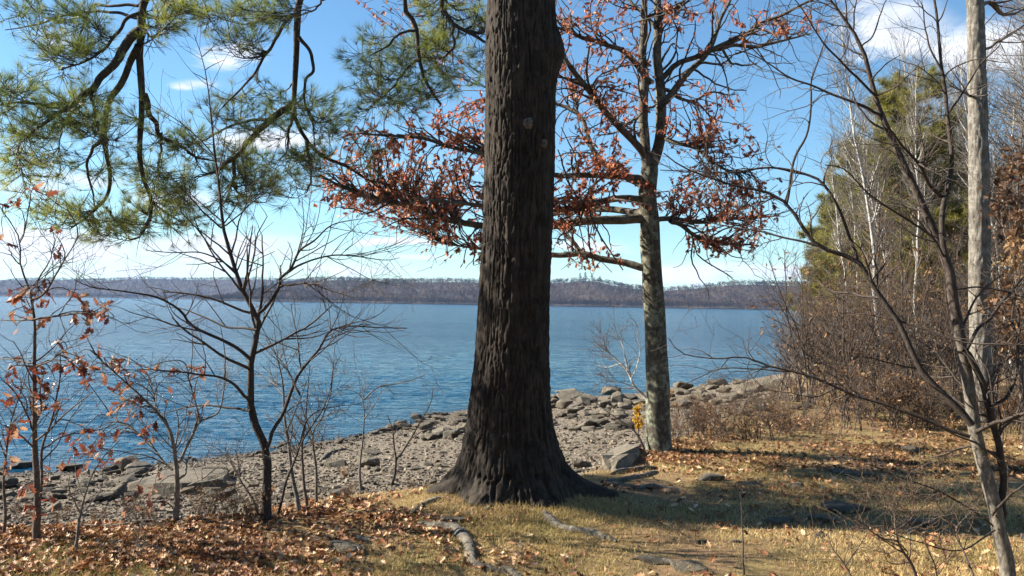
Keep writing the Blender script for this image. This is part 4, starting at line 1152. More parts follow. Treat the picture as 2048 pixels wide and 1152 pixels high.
for k, (px, d) in enumerate([(1668, 42), (1685, 36), (1703, 48), (1722, 38), (1745, 41), (1775, 47), (1800, 43), (1830, 35), (1860, 46), (1885, 44), (1915, 46), (1940, 42), (1975, 26), (1990, 40), (2010, 45), (2030, 22), (2045, 31), (2060, 26), (1655, 50), (1640, 56), (1900, 29), (1810, 29)]):
    hs_ = .55 if px < 1700 else (.7 if px < 1760 else .92)
    plant(bare[k % 3], used, px, d, rng.uniform(0, 6.28), float(hs_ * rng.uniform(.85, 1.1)), 'leafless grey tree in the tangle ' + ('at the lake end of the wood' if px < 1700 else 'behind the leftmost birches' if px < 1780 else 'around the tall yellow-green pine' if px < 1890 else 'left of the pale grey trunk' if px < 1960 else 'right of the pale grey trunk'), 'leafless trees at right', (rng.normal(0, .03), rng.normal(0, .04)))
for k, (px, d) in enumerate([(1630, 19.5), (1660, 21), (1690, 18), (1715, 22), (1745, 17), (1780, 19), (1815, 16.5), (1850, 20), (1885, 17.5), (1920, 21), (1990, 17), (2020, 19), (2045, 15.5), (1600, 18), (1760, 23), (1900, 24)]):
    plant(small[k % 2], used, px, d, rng.uniform(0, 6.28), float(rng.uniform(.62, .95) * (.75 if px < 1680 else 1)), 'small understorey tree with a few rusty leaves ' + ('at the lake end of the wood' if px < 1680 else 'under the lower pine' if px < 1790 else 'under the tall pine' if px < 1895 else 'near the pale grey trunk' if px < 2000 else 'at the right edge'), 'understorey trees at right', (rng.normal(0, .05), rng.normal(0, .06)))


CONIF = []
def conifer(px, d, ytop, wdt, seed, label):
    rg = np.random.default_rng(seed)
    b0 = spot(px, d)
    hg = EYE[2] + (606 + .0157 * (px - 1024) - ytop) / F * d - b0[2]
    o = thing('pine_tree', label, 'tree', b0); CONIF.append(o)
    P = np.stack([np.linspace(0, -.2, 14), np.zeros(14), np.linspace(0, hg, 14)], -1); R = .022 * hg * (1 - .93 * np.linspace(0, 1, 14))
    V, q = tubes(P[None], R[None], 8); link('trunk', mesh('trunk', V, [q], M['sapling_grey']), o)
    nb = 95
    br = sprout(rg, P[None], R[None], nb, (.12, .99), (wdt * .65, wdt * 1.1), (60, 88), .045, .05, 8, .5, .75, .72, .008)
    tw = sprout(rg, br[0], br[1], 800, (.25, 1.), (.35, .85), (30, 65), .05, .1, 4, .6, .6, .4, .005)
    V, Fq = join([tubes(br[0], br[1], 4), tubes(tw[0], tw[1], 3)]); link('branches', mesh('branches', V, Fq, M['sapling_grey']), o, 'stuff')
    TF_ = tuft_template(rg, 14, 75, .06)
    p, T = leaf_points(rg, tw[0], 10000, (.2, 1.0))
    V, Fs = stamp(rg, TF_[0], TF_[1], p + rg.normal(0, .05, p.shape), T + rg.normal(0, .5, T.shape) + [0, 0, .35], rg.uniform(.16, .27, len(p)))
    link('needles', mesh('needles', V, Fs, M['conifer'], False, np.repeat(np.clip(rg.normal(.5, .25, len(p)), 0, 1), len(TF_[0]))), o, 'stuff')
conifer(1838, 24, 155, 3.0, 401, 'tall yellow-green pine rising above the birches at right')
conifer(1758, 27, 255, 3.0, 402, 'second yellow-green pine, lower, left of the tall one')
conifer(1704, 30, 385, 2.7, 403, 'short yellow-green pine at the left end of the wood')
conifer(1915, 33, 250, 2.2, 404, 'yellow-green pine half hidden behind the pale grey trunk')

# the wood goes on to the right; unseen pines added behind the camera block sky light
def settle(o, x, y): o.location = (x, y, float(height(np.array([x]), np.array([y]))[0]) - .05)
for k in range(26):
    px = 2090 + 26 * k; d = float(rng.uniform(12, 34))
    plant((bare if k % 2 else birch)[k % 3], used, px, d, rng.uniform(0, 6.28), float(rng.uniform(.6, 1.0)), 'leafless tree in the wood past the right edge', 'wood past the right edge')
for k in range(22):
    x = -26 + 2.6 * k + float(rng.normal(0, .8)); y = -5.5 - float(rng.uniform(0, 7))
    o = copy_tree(CONIF[k % 4], (0, 0, 0), rng.uniform(0, 6.28), float(rng.uniform(.85, 1.15)), 'unseen pine added behind the viewpoint to block sky light', 'pines added behind the viewpoint')
    settle(o, x, y)

# the pale grey trunk at the right edge
s_ = spot(1966, 12.5)
gt = thing('grey_tree', 'straight pale grey tree trunk near the right edge, lit on its left', 'tree', s_)
gl = limb('1967,905 1966,860 1965,772 1962,670 1959,559 1959,438 1957,292 1954,146 1950,0 1947,-120', 12.5, (21, 13), 0, 60, None, 0, .02)
_gP = resample(gl[0], 260); _gR = np.interp(np.linspace(0, 1, 260), np.linspace(0, 1, 60), gl[1])
V, q = tubes(_gP[None] - s_, _gR[None], 56)
_gc = np.repeat(_gP - s_, 56, 0); V = V + nrm(V - _gc) * (.012 * sstep(np.abs(vnoise((V + s_) * [24, 24, 3.2])), 0, .35) + .006 * fbm((V + s_) * [40, 40, 12], 2))[:, None]
link('trunk', mesh('trunk', V, [q], M['grey_bark']), gt)
gb = [limb('1952,20 1980,5 2010,30 2050,20', 12.5, (5, 2), .5), limb('1960,440 1990,420 2020,390 2060,380', 12.5, (3.5, 1.2), .8), limb('1955,200 1930,185 1900,170', 12.5, (3, 1), -.8), limb('1958,110 2000,80 2048,50', 12.5, (3.5, 1.5), 1)]
for P_, R_ in gb:
    V, q = tubes(P_[None] - s_, R_[None], 6); link('branch', mesh('branch', V, [q], M['sapling_grey']), gt)
gt1 = sprout(rng, *pack(gb), 50, (.2, 1.), (.3, .9), (30, 60), .04, .12, 6, .6, .1, .4, .003)
twig_part(gt, s_, [gt1], M['twig'])

# brown-leaved beech sapling at the right edge
rb, bb, PB2, sb, gb2 = sapling('beech_sapling', 'sapling thick with brown leaves at the right edge', (2050, 900),
    [('2052,910 2046,800 2040,700 2034,600 2030,500 2036,400 2040,320 2046,250', (6, 1.4), .2), ('2036,620 2010,580 1995,540 1990,500', (3, 1), -.3), ('2032,520 2010,470 2000,430', (3, 1), .3), ('2036,420 2015,380 2000,340', (2.6, 1), -.2), ('2040,700 2010,670 1990,650', (3, 1), .3), ('2044,300 2020,270 2005,240', (2, 1), .2)],
    M['sapling_brown'], M['twig_red'], (60, (.25, .7)), seed=71, d=9.5)
for (x, y, rx, ry, n, tn) in [(2030, 520, 28, 35, 80, .85), (2020, 380, 35, 45, 70, .3), (2035, 320, 25, 35, 45, .35), (2010, 600, 35, 40, 60, .45), (2035, 450, 25, 40, 50, .4), (2025, 680, 30, 40, 45, .5), (1995, 420, 25, 40, 25, .3)]:
    n = int(n * 1.3); tgx = at(gb2.normal(x, rx * .6, n), gb2.normal(y, ry * .6, n), 9.5 + gb2.normal(0, .4, n))
    V, Fs = stamp(gb2, OAKT2[0], OAKT2[1], tgx - bb, gb2.normal(size=(n, 3)) + [0, 0, -.6], gb2.uniform(.07, .11, n))
    link('leaves', mesh('leaves', V, Fs, M['brown_leaf'], False, np.repeat(np.clip(gb2.normal(tn, .15, n), 0, 1), len(OAKT2[0]))), rb, 'stuff')

# ------------------------------------------------------------------ shrubs
def proto_shrub(name, hgt, stems, ntw, tm, seed, leaves=0, size=(.04, .07), lm='brown_leaf', rmin=.0024, spread=.5):
    rg = np.random.default_rng(seed)
    P = np.zeros((stems, 10, 3)); a = rg.uniform(0, 6.28, stems); lean = rg.uniform(.1, spread, stems); l = rg.uniform(.6, 1, stems) * hgt
    D = nrm(np.stack([np.cos(a) * lean, np.sin(a) * lean, np.ones(stems)], -1))
    P[:, 0] = np.stack([rg.normal(0, .12, stems) * hgt, rg.normal(0, .12, stems) * hgt, np.full(stems, -.05)], -1)
    for i in range(9):
        D = nrm(D + rg.normal(0, .09, D.shape)); P[:, i + 1] = P[:, i] + D * (l / 9)[:, None]
    R = (l * .006 + .003)[:, None] * np.linspace(1, .3, 10)[None]
    t1 = sprout(rg, P, R, ntw, (.15, 1.), (.18 * hgt, .42 * hgt), (25, 60), .04, .12, 6, .6, 0, .4, rmin)
    t2 = sprout(rg, t1[0], t1[1], int(ntw * 2.2), (.15, 1.), (.08 * hgt, .2 * hgt), (25, 60), .02, .12, 4, .7, 0, .3, rmin * .8)
    o = thing(name, 'x', 'shrub', (0, 0, 0))
    V, q = tubes(P, R, 5); link('stems', mesh('stems', V, [q], M['sapling_brown']), o, 'stuff')
    V, Fq = join([tubes(t1[0], t1[1], 3), tubes(t2[0], t2[1], 3)]); link('twigs', mesh('twigs', V, Fq, tm), o, 'stuff')
    if leaves: leaves_part(rg, o, np.zeros(3), t2[0], leaves, size, M[lm], OAKT2, (.3, 1.), .3)
    return o
low = [proto_shrub('low_shrub', 1.0, 9, 130, M['twig_red'], 500, 60), proto_shrub('low_shrub', 1.0, 11, 150, M['twig_red'], 501, 160), proto_shrub('low_shrub', 1.0, 8, 110, M['twig'], 502, 30)]
tall = [proto_shrub('tall_shrub', 2.6, 9, 150, M['twig'], 510, 80, (.05, .09), 'brown_leaf', .003, .55), proto_shrub('tall_shrub', 2.6, 8, 140, M['twig_red'], 511, 130, (.05, .09), 'brown_leaf', .003, .7)]
LOWS = [(1352, 10.2), (1378, 11), (1400, 10.4), (1425, 11.4), (1450, 10.6), (1472, 11.8), (1495, 10.8), (1520, 11.6), (1542, 10.7), (1565, 12), (1588, 11), (1612, 12.4), (1640, 11.2), (1670, 12.6), (1700, 11.6), (1735, 12.6), (1770, 11.8),
        (1800, 12.8), (1835, 12), (1870, 13), (1905, 12), (1985, 12.4), (2015, 11.6), (2040, 12.8), (2090, 11.5), (2150, 12.5), (2220, 11), (2300, 13), (2380, 12), (2470, 13), (1410, 13.2), (1460, 14), (1510, 14), (1555, 14.6), (1600, 15), (1650, 15)]
for k, (px, d) in enumerate(LOWS):
    plant(low[k % 3], used, px, d, rng.uniform(0, 6.28), float(rng.uniform(.6, .95) * (1.25 if px > 1640 else .85)),
          'low bare reddish shrub ' + ('close right of the oak trunk' if px < 1430 else 'in front of the stony point' if px < 1560 else 'at the foot of the thicket by the point' if px < 1660 else 'behind the two pale rocks in the grass' if px < 1780 else 'behind the grey rounded rock in the leaves' if px < 1920 else 'beyond the grey foreground sapling stem'), 'low shrubs behind the grass')
for k, (px, d) in enumerate([(1598, 14), (1635, 15.5), (1662, 13.5), (1700, 15), (1738, 14), (1775, 16), (1815, 14.5), (1850, 15.5), (1890, 14), (1925, 16), (2005, 14.5), (2038, 15.5), (1618, 17), (1680, 17)]):
    plant(tall[k % 2], used, px, d, rng.uniform(0, 6.28), float(rng.uniform(.8, 1.15)), 'tall many-stemmed shrub with scattered rusty leaves ' + ('at the lake end of the thicket' if px < 1670 else 'under the lower pine' if px < 1790 else 'under the tall pine' if px < 1900 else 'beside the pale grey trunk'), 'tall shrubs at right')

WEEDS = [(40, 1050, 'at the far left on the bank edge'), (120, 1045, 'between the leafy young oak and the whitish stem'), (200, 1048, 'right of the whitish stem'), (265, 1050, 'below the beach ledge'),
         (310, 1046, 'left of the forked sapling foot'), (400, 1046, 'right of the forked sapling foot'), (455, 1042, 'midway between forked and crooked saplings'), (500, 1044, 'at the crooked sapling foot'), (690, 1000, 'on the hump left of the small upright sapling'), (820, 978, 'beside the pine base on its left')]
for k, (px, py, wh) in enumerate(WEEDS):
    g_ = ground_at(np.array([float(px)]), np.array([float(py)]))[0]
    copy_tree(low[1 if k % 3 else 0], g_, rng.uniform(0, 6.28), float(rng.uniform(.22, .38) * (.6 if k > 7 else 1)), 'knee-high dry rusty weed ' + wh, 'dry weeds on the bank')['category'] = 'weed'

rs, bs, Ps, ss, gs = sapling('foreground_shrub', 'tangled bare shrub in the bottom right corner', (1840, 1175),
    [('1842,1190 1833,1151 1813,1114 1796,1082 1790,1036 1795,1000', (5, 1.2), 0), ('1796,1082 1764,1076 1730,1050 1690,1030', (2.6, .9), -.2), ('1790,1036 1760,1010 1720,990 1690,985', (2.2, .8), .1), ('1795,1060 1830,1030 1860,990 1880,960', (2.4, .8), .2),
     ('1950,1180 1945,1151 1928,1108 1912,1065 1917,1050 1940,1025 1960,1000', (4, 1), .3), ('1912,1065 1890,1030 1870,1000 1850,990', (2.4, .8), -.2), ('1720,1190 1690,1130 1665,1095 1655,1060', (3, .9), .1), ('1690,1130 1720,1090 1740,1060', (2, .8), .2), ('1880,1190 1870,1130 1850,1080 1860,1040', (3, .9), -.2)],
    M['sapling_brown'], M['twig_red'], (90, (.12, .38)), seed=72, d=4.35, rmin=.0014, wig=.2)
sapling('stem_shoot', 'single thin upright stem in the grass right of the big pine', (1487, 1150), [('1488,1158 1486,1100 1484,1040 1480,985', (2.6, 1), 0)], M['sapling_brown'], M['twig'], (4, (.05, .1)), seed=73, kids=1)
sapling('birch_sapling', 'small leaning white birch on the beach left of the oak', (1306, 835), [('1316,842 1290,794 1268,772 1255,746 1242,728 1224,711 1195,690 1180,670', (4.5, 1), .2), ('1242,728 1215,735 1190,730', (1.6, .7), .3), ('1270,774 1240,765 1200,760', (1.8, .7), -.3), ('1255,746 1250,710 1240,680 1215,660', (1.8, .7), .2), ('1262,760 1275,730 1280,700 1270,660', (1.6, .7), .2)],
        M['birch_bark'], M['twig_red'], (50, (.4, .9)), seed=74, d=16.0, rmin=.0035)
sapling('bare_twig', 'dark curved bare twig leaning over the beach left of the oak', (1292, 905), [('1292,912 1282,882 1262,855 1235,838 1205,815 1185,800', (3.2, .9), .3), ('1262,855 1240,860 1220,858', (1.6, .7), 0)], M['sapling_dark'], M['twig'], (14, (.1, .3)), seed=75, kids=1)
ry, by, Py, sy, gy_ = sapling('yellow_sapling', 'little bright yellow leaved sapling just left of the oak trunk', (1277, 872), [('1277,878 1276,850 1275,815', (2.2, .7), 0)], M['sapling_brown'], M['twig'], (40, (.08, .16)), seed=76, kids=1, d=11.5)
leaves_part(gy_, ry, by, sy[0][0], 300, (.025, .048), M['yellow_leaf'], BEECH, (.1, 1.), .2)
for k, (px, py, sc) in enumerate([(1405, 868, 26), (1905, 872, 34), (1340, 800, 20), (540, 1000, 26), (690, 960, 22)]):
    gp = ground_at(np.array([float(px)]), np.array([float(py)]))[0]
    lab = ['yellowing fern-like plant among the shrubs right of the oak', 'dry ochre leafy plant behind the grey sapling stem', 'ochre grass clump by the boulders behind the oak', 'rusty dry weed beside the crooked sapling', 'rusty dry weed at the bank edge left of the small sapling'][k]
    hg = sc * gp[1] / F
    o = thing('weed_plant', lab, 'plant', gp)
    st = np.stack([np.stack([np.zeros(6), np.zeros(6), np.linspace(0, hg * rng.uniform(.6, 1.2), 6)], -1) + np.linspace(0, 1, 6)[:, None] * np.append(rng.normal(0, .3 * hg, 2), 0) for _ in range(12)])
    V, q = tubes(st, np.full(st.shape[:2], .002), 3); link('stems', mesh('stems', V, [q], M['twig_red']), o, 'stuff')
    leaves_part(rng, o, np.zeros(3), st, 130, (hg * .10, hg * .2), M['brown_leaf'], BEECH, (.2, 1.), .1, tint=lambda p: np.clip(rng.normal(.75, .15, len(p)), 0, 1))

# ------------------------------------------------------------------ stones
mt, h, b = mat('rock')
p = coord(h); oi = h.n('ShaderNodeObjectInfo').outputs['Random']
n1 = h.noise(p, 3.0, 6, .65, .3); n2 = h.noise(p, 16, 5, .7)
c = h.ramp(h.math('ADD', h.math('MULTIPLY', n1, .5), h.math('MULTIPLY', n2, .5)), [(.3, (.045, .039, .032)), (.5, (.11, .098, .08)), (.72, (.21, .19, .16))])
c = h.mix(1.0, c, h.ramp(oi, [(0, (.62, .60, .58)), (.4, (.95, .92, .86)), (.7, (1.05, .95, .82)), (1, (1.25, 1.2, 1.1))]), 'MULTIPLY')
h.put(b.inputs['Base Color'], c); b.inputs['Roughness'].default_value = .88
h.put(b.inputs['Normal'], h.bump(h.math('ADD', n1, h.math('MULTIPLY', n2, .6)), .8, .06))
M['rock'] = mt


def rock_mesh(seed, flat=.45, npt=20, cut=.75):
    rg = np.random.default_rng(seed)
    q = nrm(rg.normal(size=(npt, 3))) * rg.uniform(.8, 1.05, (npt, 1))
    q = np.clip(q, -cut, cut) * [1, .8, flat] / cut * .5
    bm = bmesh.new()
    for v in q: bm.verts.new(v)
    r = bmesh.ops.convex_hull(bm, input=bm.verts)
    bmesh.ops.delete(bm, geom=[v for v in bm.verts if not v.link_faces], context='VERTS')
    bmesh.ops.dissolve_limit(bm, angle_limit=.28, verts=bm.verts, edges=bm.edges)
    bmesh.ops.bevel(bm, geom=list(bm.edges), offset=.035, segments=1, affect='EDGES', profile=.6)
    bmesh.ops.triangulate(bm, faces=bm.faces)
    for v in bm.verts:
        v.co += Vector(rg.normal(size=3)) * .006
    me = bpy.data.meshes.new('stone'); bm.to_mesh(me); bm.free(); me.materials.append(M['rock'])
    return me
ROUND = [rock_mesh(600 + k, .46, 16, .7) for k in range(6)]
SLAB = [rock_mesh(620 + k, .28, 18, .62) for k in range(6)]


def stone(me, pos, w_, rz, label, group=None, sink=.25, sc=(1, 1, 1), tilt=.12, name='stone', cat='stone', rg=rng):
    o = bpy.data.objects.new(name, me); COL.objects.link(o)
    o.location = (pos[0], pos[1], pos[2] + w_ * .12 * sc[2] * 1.2 - 0.0)
    o.rotation_euler = (rg.normal(0, tilt), rg.normal(0, tilt), rz); o.scale = (w_ * sc[0], w_ * sc[1], w_ * sc[2])
    return tag(o, label, cat, group)


ZONES = [  # x0, x1, y0, y1, count, size range (pixels), label, group, slabby
    (0, 470, 938, 1005, 85, (18, 42), 'grey stone among the jumbled rocks on the left beach', 'rocks on the left beach', .7),
    (480, 850, 0, 0, 34, (12, 26), 'small grey stone along the waterline left of the big pine', 'stones along the left waterline', .4),
    (835, 955, 828, 880, 46, (14, 30), 'broken rock in the pile at the water just left of the big trunk', 'rock pile left of the trunk', .8),
    (1098, 1295, 798, 862, 85, (13, 38), 'pale broken slab on the stony shore between big trunk and oak', 'slabs between trunk and oak', .88),
    (1335, 1640, 775, 822, 70, (13, 34), 'rock on the stony point beyond the oak', 'rocks on the point', .7),
    (560, 940, 900, 985, 26, (10, 20), 'little stone scattered on the pebble beach left of the big pine', 'scattered beach stones', .3)]
PLACE = {'rocks on the left beach': ('on the beach around the leafy young oak', 'on the beach left of the flat ledge', 'on the beach by the flat ledge'),
         'stones along the left waterline': ('at the waterline behind the crooked sapling', 'at the waterline behind the slim saplings', 'at the waterline by the Y-shaped sapling'),
         'rock pile left of the trunk': ('at the tip of the rock pile left of the trunk', 'in the middle of the rock pile left of the trunk', 'of the rock pile touching the big trunk'),
         'slabs between trunk and oak': ('on the shore right beside the big trunk', 'on the shore midway from trunk to oak', 'on the shore close left of the oak'),
         'rocks on the point': ('on the stony point just right of the oak', 'on the middle of the stony point', 'on the stony point by the thicket'),
         'scattered beach stones': ('lying on pebbles behind the slim saplings', 'lying on pebbles behind the small upright sapling', 'lying on pebbles beside the pine base')}
for (x0, x1, y0, y1, n, sz, lb, gp, sl_) in ZONES:
    px = rng.uniform(x0, x1, n)
    if y0 == 0:
        py = np.interp(px, [480, 600, 750, 850], [912, 893, 868, 848]) + rng.normal(4, 5, n)
    else:
        py = rng.uniform(y0, y1, n)
    g_ = ground_at(px, py)
    for i in range(n):
        w_ = rng.uniform(*sz) * g_[i, 1] / F * (1.0 if rng.uniform() < .8 else 1.4)
        fl = rng.uniform() < sl_
        me = (SLAB if fl else ROUND)[rng.integers(0, 6)]
        hw = (x1 - x0) / 3; bit = int((px[i] - x0) // hw)
        where = PLACE[gp][min(bit, 2)]
        lb = ('larger ' if w_ * F / g_[i, 1] > (sz[0] + sz[1]) / 2 else 'smaller ') + ('flat slab' if fl else 'blocky stone') + ' ' + where
        stone(me, g_[i], w_, rng.uniform(0, 6.28), lb, gp, sc=(1, rng.uniform(.7, 1.1), rng.uniform(.8, 1.3)))
SPECIAL = [(1160, 907, 26, 'R', 'lone small boulder on the pebbles right of the trunk base'), (1160, 934, 40, 'R', 'larger boulder close right of the trunk base'), (1165, 945, 34, 'S', 'half-buried flat stone below the boulder right of the trunk'),
           (735, 932, 48, 'R', 'dark-sided boulder on the beach behind the small upright sapling'), (672, 934, 42, 'R', 'grey boulder on the beach between the slim saplings'), (745, 908, 40, 'S', 'flat stone on the beach above the dark-sided boulder'),
           (832, 941, 32, 'S', 'pale low stone on the beach behind the Y-shaped sapling'), (857, 934, 20, 'R', 'dark pointed stone on the beach next to the trunk'), (1192, 850, 58, 'S', 'large tilted slab on the shore between trunk and oak'),
           (1222, 790, 40, 'R', 'blocky pale boulder at the water left of the oak'), (1436, 772, 46, 'R', 'rounded tan boulder at the water on the point'), (1478, 768, 26, 'R', 'pointed pale boulder on the point beside the tan one'), (1495, 785, 60, 'R', 'big dark boulder in the middle of the point'),
           (1560, 784, 70, 'R', 'big dark slanted boulder at the right end of the point'), (1405, 800, 36, 'R', 'white-faced rock before the boulders on the point'), (1490, 832, 34, 'R', 'pale stone showing through the low shrubs'),
           (1130, 790, 50, 'S', 'long grey slab at the water right beside the big trunk'), (1250, 800, 50, 'S', 'wide pale slab left of the oak near the water'), (100, 1020, 50, 'R', 'dark-shadowed boulder beside the leafy young oak'), (55, 1005, 34, 'R', 'dark rock at the far left of the beach'),
           (210, 1000, 60, 'S', 'grey slab below the rock jumble at left'), (435, 958, 50, 'S', 'dark flat stone right of the beach ledge'), (680, 990, 40, 'R', 'mossy rock half sunk in the bank edge'),
           (1690, 948, 52, 'S', 'pale flat-topped rock in the grass at right'), (1728, 954, 44, 'S', 'lower grey rock touching the pale flat-topped one'), (1755, 962, 14, 'R', 'pebble-sized stone at the right end of the two rocks'),
           (1820, 906, 44, 'R', 'rounded grey rock among fallen leaves under the shrubs'), (905, 1042, 52, 'S', 'dark low rock in the grass below the trunk'), (690, 1102, 86, 'S', 'long dark rock in the leaf litter, lower left'), (1402, 1086, 26, 'R', 'small knobby stone in the grass, bottom centre right'),
           (1472, 1086, 30, 'S', 'flat grey stone in the grass next to the thin stem'), (1280, 1056, 22, 'S', 'dark small stone at the edge of the trunk shadow'), (1560, 1046, 60, 'S', 'flat bedrock lump below the shadow band'), (1640, 1042, 60, 'S', 'flat lichen-grey bedrock beside the shadow band'),
           (1640, 1076, 34, 'R', 'rough grey lump of rock in the grass left of the tangled shrub'), (1500, 972, 50, 'S', 'low rock ledge in the dappled ground right of the trunk'), (1420, 962, 60, 'S', 'low shaded rock ledge nearer the trunk'), (1590, 975, 40, 'S', 'small pale ledge left of the two rocks'),
           (1690, 1020, 90, 'S', 'long dark bedrock hump inside the shadow band'), (1840, 1050, 60, 'S', 'dark round-backed rock behind the tangled shrub'), (1305, 1125, 60, 'S', 'pale weathered slab at the bottom edge'), (1380, 1138, 70, 'S', 'second pale weathered slab at the bottom edge, to the right'), (970, 1018, 20, 'R', 'small reddish stone at the foot of the trunk')]
for k, (px, py, wpx, ty, lb) in enumerate(SPECIAL):
    g_ = ground_at(np.array([float(px)]), np.array([float(py)]))[0]
    near = py > 880 and (px > 860 or py > 1030)
    w_ = wpx * g_[1] / F
    stone((ROUND if ty == 'R' else SLAB)[k % 6], g_ - [0, 0, w_ * (.08 if near else .02)], w_, rng.uniform(-.5, .5), lb, None, sc=(1, .85, 1.1 if ty == 'R' else .9), tilt=.06, name='boulder' if wpx * g_[1] > 400 else 'stone')
# wide ledge on the left beach and the cracked block below the oak
def block(pts_px, hgt_, label, name, seed, back=1.0, cat='rock'):
    rg = np.random.default_rng(seed)
    a = parse(pts_px); g_ = ground_at(a[:, 0], a[:, 1]); c0 = g_.mean(0)
    bm = bmesh.new()
    for q_ in g_ - c0:
        bm.verts.new((q_[0], q_[1], q_[2] - .08)); bm.verts.new((q_[0] * .93 + rg.normal(0, .02), q_[1] * .93 + rg.normal(0, .02), q_[2] + hgt_ * rg.uniform(.7, 1.1)))
    bmesh.ops.convex_hull(bm, input=bm.verts)
    bmesh.ops.delete(bm, geom=[v for v in bm.verts if not v.link_faces], context='VERTS')
    bmesh.ops.subdivide_edges(bm, edges=bm.edges, cuts=2, use_grid_fill=True)
    for v in bm.verts: v.co += Vector(rg.normal(size=3)) * .012
    me = bpy.data.meshes.new(name); bm.to_mesh(me); bm.free(); me.materials.append(M['rock'])
    o = link(name, me, loc=c0); return tag(o, label, cat)
block('245,985 300,968 330,955 420,948 465,955 450,975 400,990 300,992', .16, 'wide flat grey ledge on the left beach behind the pale forked sapling', 'rock_ledge', 1)
block('1200,946 1225,905 1250,893 1282,892 1283,918 1262,940 1230,950', .10, 'big angular cracked block below the oak at the bank edge', 'cracked_boulder', 2)
# drift log and snag
def log(s, r, label, name, bm='grey_root', lift=.6):
    a = parse(s); g_ = ground_at(a[:, 0], a[:, 1])
    o = thing(name, label, 'log', g_[0])
    root_part(s, r, lift, o, bm, g_[0], 'stick')
log('1222,952 1260,944 1300,940 1318,938', 5, 'fallen grey branch lying on the bank edge by the oak foot', 'fallen_branch', 'grey_root', .9)
log('1262,1118 1300,1120 1340,1130 1390,1142', 5, 'bleached stick lying in the grass at the bottom edge', 'bleached_stick', 'grey_root', 1.0)
log('640,925 660,908 700,898', 4, 'thin driftwood stick on the beach behind the slim saplings', 'driftwood_stick')
log('240,990 300,986 360,984', 4, 'pale driftwood stick below the beach ledge', 'driftwood_stick')

# ------------------------------------------------------------------ pebbles, leaf litter, grass (uncountable)
n = 40000
px = rng.uniform(-40, 1680, n); py = rng.uniform(800, 1060, n)
g_ = ground_at(px, py); sd = sdist(g_[:, 0], g_[:, 1], EDGE); sh_ = sdist(g_[:, 0], g_[:, 1], SHORE)
k = (sd > .25) & (sh_ < .35); g_ = g_[k]; n = len(g_)
CB = np.array([(x, y, z) for x in (-.5, .5) for y in (-.5, .5) for z in (-.5, .5)]); CB[:, :2] *= np.where(CB[:, 2:] > 0, .72, 1)
CF = np.array([(0, 1, 3, 2), (4, 6, 7, 5), (0, 4, 5, 1), (2, 3, 7, 6), (1, 5, 7, 3)])
sz = np.exp(rng.normal(np.log(.034), .5, n)); sc3 = sz[:, None] * np.stack([np.ones(n), rng.uniform(.6, 1, n), rng.uniform(.3, .7, n)], -1)
an = rng.uniform(0, 6.28, n); ca, sa = np.cos(an)[:, None], np.sin(an)[:, None]
Vp = CB[None] * sc3[:, None] + rng.normal(0, .10, (n, 8, 3)) * sz[:, None, None]
Vp = np.stack([Vp[..., 0] * ca - Vp[..., 1] * sa, Vp[..., 0] * sa + Vp[..., 1] * ca, Vp[..., 2]], -1) + (g_ + [0, 0, .004])[:, None]
mt, h, b = mat('pebble')
h.put(b.inputs['Base Color'], h.ramp(attr(h, 'tint'), [(0, (.05, .04, .03)), (.45, (.125, .10, .073)), (.8, (.215, .18, .138)), (1, (.34, .30, .24))])); b.inputs['Roughness'].default_value = .85
o = link('beach_pebbles', mesh('beach_pebbles', Vp.reshape(-1, 3), [(CF[None] + (np.arange(n) * 8)[:, None, None]).reshape(-1, 4)], mt, False, np.repeat(rng.beta(2, 2.4, n), 8)), kind='stuff')
tag(o, 'grey brown pebbles covering the lake beach', 'pebbles')


def litter(zones, name, label, mat_, tm, size, seed, stand=.5):
    rg = np.random.default_rng(seed)
    ps = []
    for (x0, x1, y0, y1, n) in zones:
        px = rg.uniform(x0, x1, n * 2); py = rg.uniform(y0, y1, n * 2)
        q = ground_at(px, py)
        msk = (fbm(q * [1.5, 1.5, 0] + 40, 3) + rg.normal(0, .22, len(q)) > .02)
        ps.append(q[msk][:n])
    q = np.concatenate(ps); q = q[sdist(q[:, 0], q[:, 1], EDGE) < .8]
    q = q[(q[:, 0] - PB[0]) ** 2 + (q[:, 1] - PB[1]) ** 2 > .16]
    n = len(q)
    y = np.stack([*rg.normal(size=(2, n)), rg.normal(0, stand, n)], -1)
    yv = nrm(y); qn = np.stack([rg.normal(0, stand, n), rg.normal(0, stand, n), np.ones(n)], -1)
    x = nrm(np.cross(yv, qn)); z = np.cross(x, yv)
    s = rg.uniform(*size, n)[:, None, None]
    TV = tm[0]
    V = (TV[None, :, :1] * x[:, None] + (TV[None, :, 1:2] - .5) * yv[:, None] + TV[None, :, 2:] * z[:, None]) * s + (q + [0, 0, .012])[:, None]
    off = (np.arange(n) * len(TV))[:, None, None]
    o = link(name, mesh(name, V.reshape(-1, 3), [(np.asarray(f)[None] + off).reshape(-1, np.asarray(f).shape[1]) for f in tm[1]], mat_, False, np.repeat(rg.beta(1.25, 1.15, n), len(TV))), kind='stuff')
    tag(o, label, 'leaves')
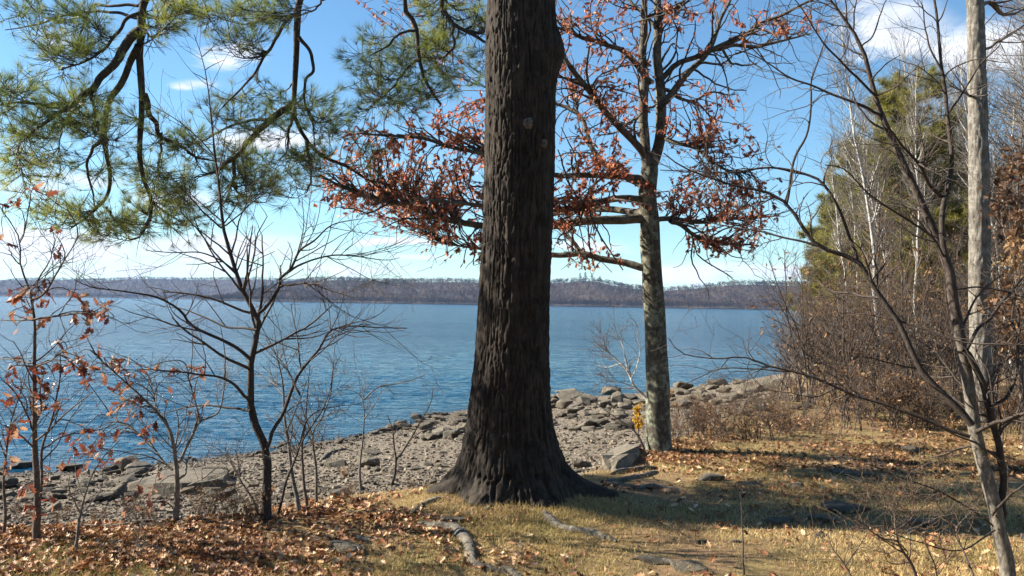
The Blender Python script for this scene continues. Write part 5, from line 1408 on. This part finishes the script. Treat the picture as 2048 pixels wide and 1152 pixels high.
ELLF = leaf_template('oak', .3, .45); SMALLT = leaf_template('x', .4, .6)
litter([(-30, 520, 1040, 1175, 3600), (380, 900, 1000, 1170, 1700), (480, 860, 965, 1040, 420), (850, 1250, 1030, 1160, 260), (1250, 2060, 1000, 1160, 420), (1330, 2060, 880, 1000, 900), (1480, 2400, 836, 872, 1100), (2050, 2500, 870, 1170, 1300), (1200, 1420, 905, 990, 380)], 'fallen_leaves', 'fallen brown oak leaves over the ground in the foreground', M['litter'], ELLF, (.035, .072), 701, .45)
litter([(1330, 2060, 862, 945, 2000), (1280, 1420, 885, 925, 260), (1600, 2060, 900, 960, 500)], 'leaf_drift', 'drift of rusty fallen leaves along the shrub line at right', M['brown_leaf'], ELLF, (.045, .08), 702, .6)

rg = np.random.default_rng(703)
px = rg.uniform(-60, 2450, 260000); py = rg.uniform(850, 1190, 260000)
q = np.concatenate([ground_at(px[a:a + 15000], py[a:a + 15000]) for a in range(0, 255001, 15000)])
dn = fbm(q * [.8, .8, 0] + 11, 3); left = sstep(-q[:, 0], .2, 2.2)
keep = (sdist(q[:, 0], q[:, 1], EDGE) < .35) & (dn + rg.normal(0, .25, len(q)) > -.16 + .16 * left) & (q[:, 1] < 15) & ((q[:, 0] - PB[0]) ** 2 + (q[:, 1] - PB[1]) ** 2 > .2)
q = q[keep]; n = len(q)
up = nrm(np.stack([rg.normal(0, .75, n), rg.normal(0, .75, n), np.ones(n)], -1)); ln = rg.uniform(.018, .05, n) * (1 + .5 * np.clip(dn[keep], 0, 1))
sd_ = nrm(np.cross(up, rg.normal(size=(n, 3)))) * .0024
V = np.stack([q - sd_, q + sd_, q + up * ln[:, None]], 1).reshape(-1, 3)
gt_ = np.clip(.62 - .55 * fbm(q * [1.3, 1.3, 0] + 77, 3) + rg.normal(0, .18, n), 0, 1)
o = link('grass', mesh('grass', V, [np.arange(3 * n).reshape(-1, 3)], M['grass'], False, np.repeat(gt_, 3)), kind='stuff')
tag(o, 'short dry yellow-green grass on the bank', 'grass')
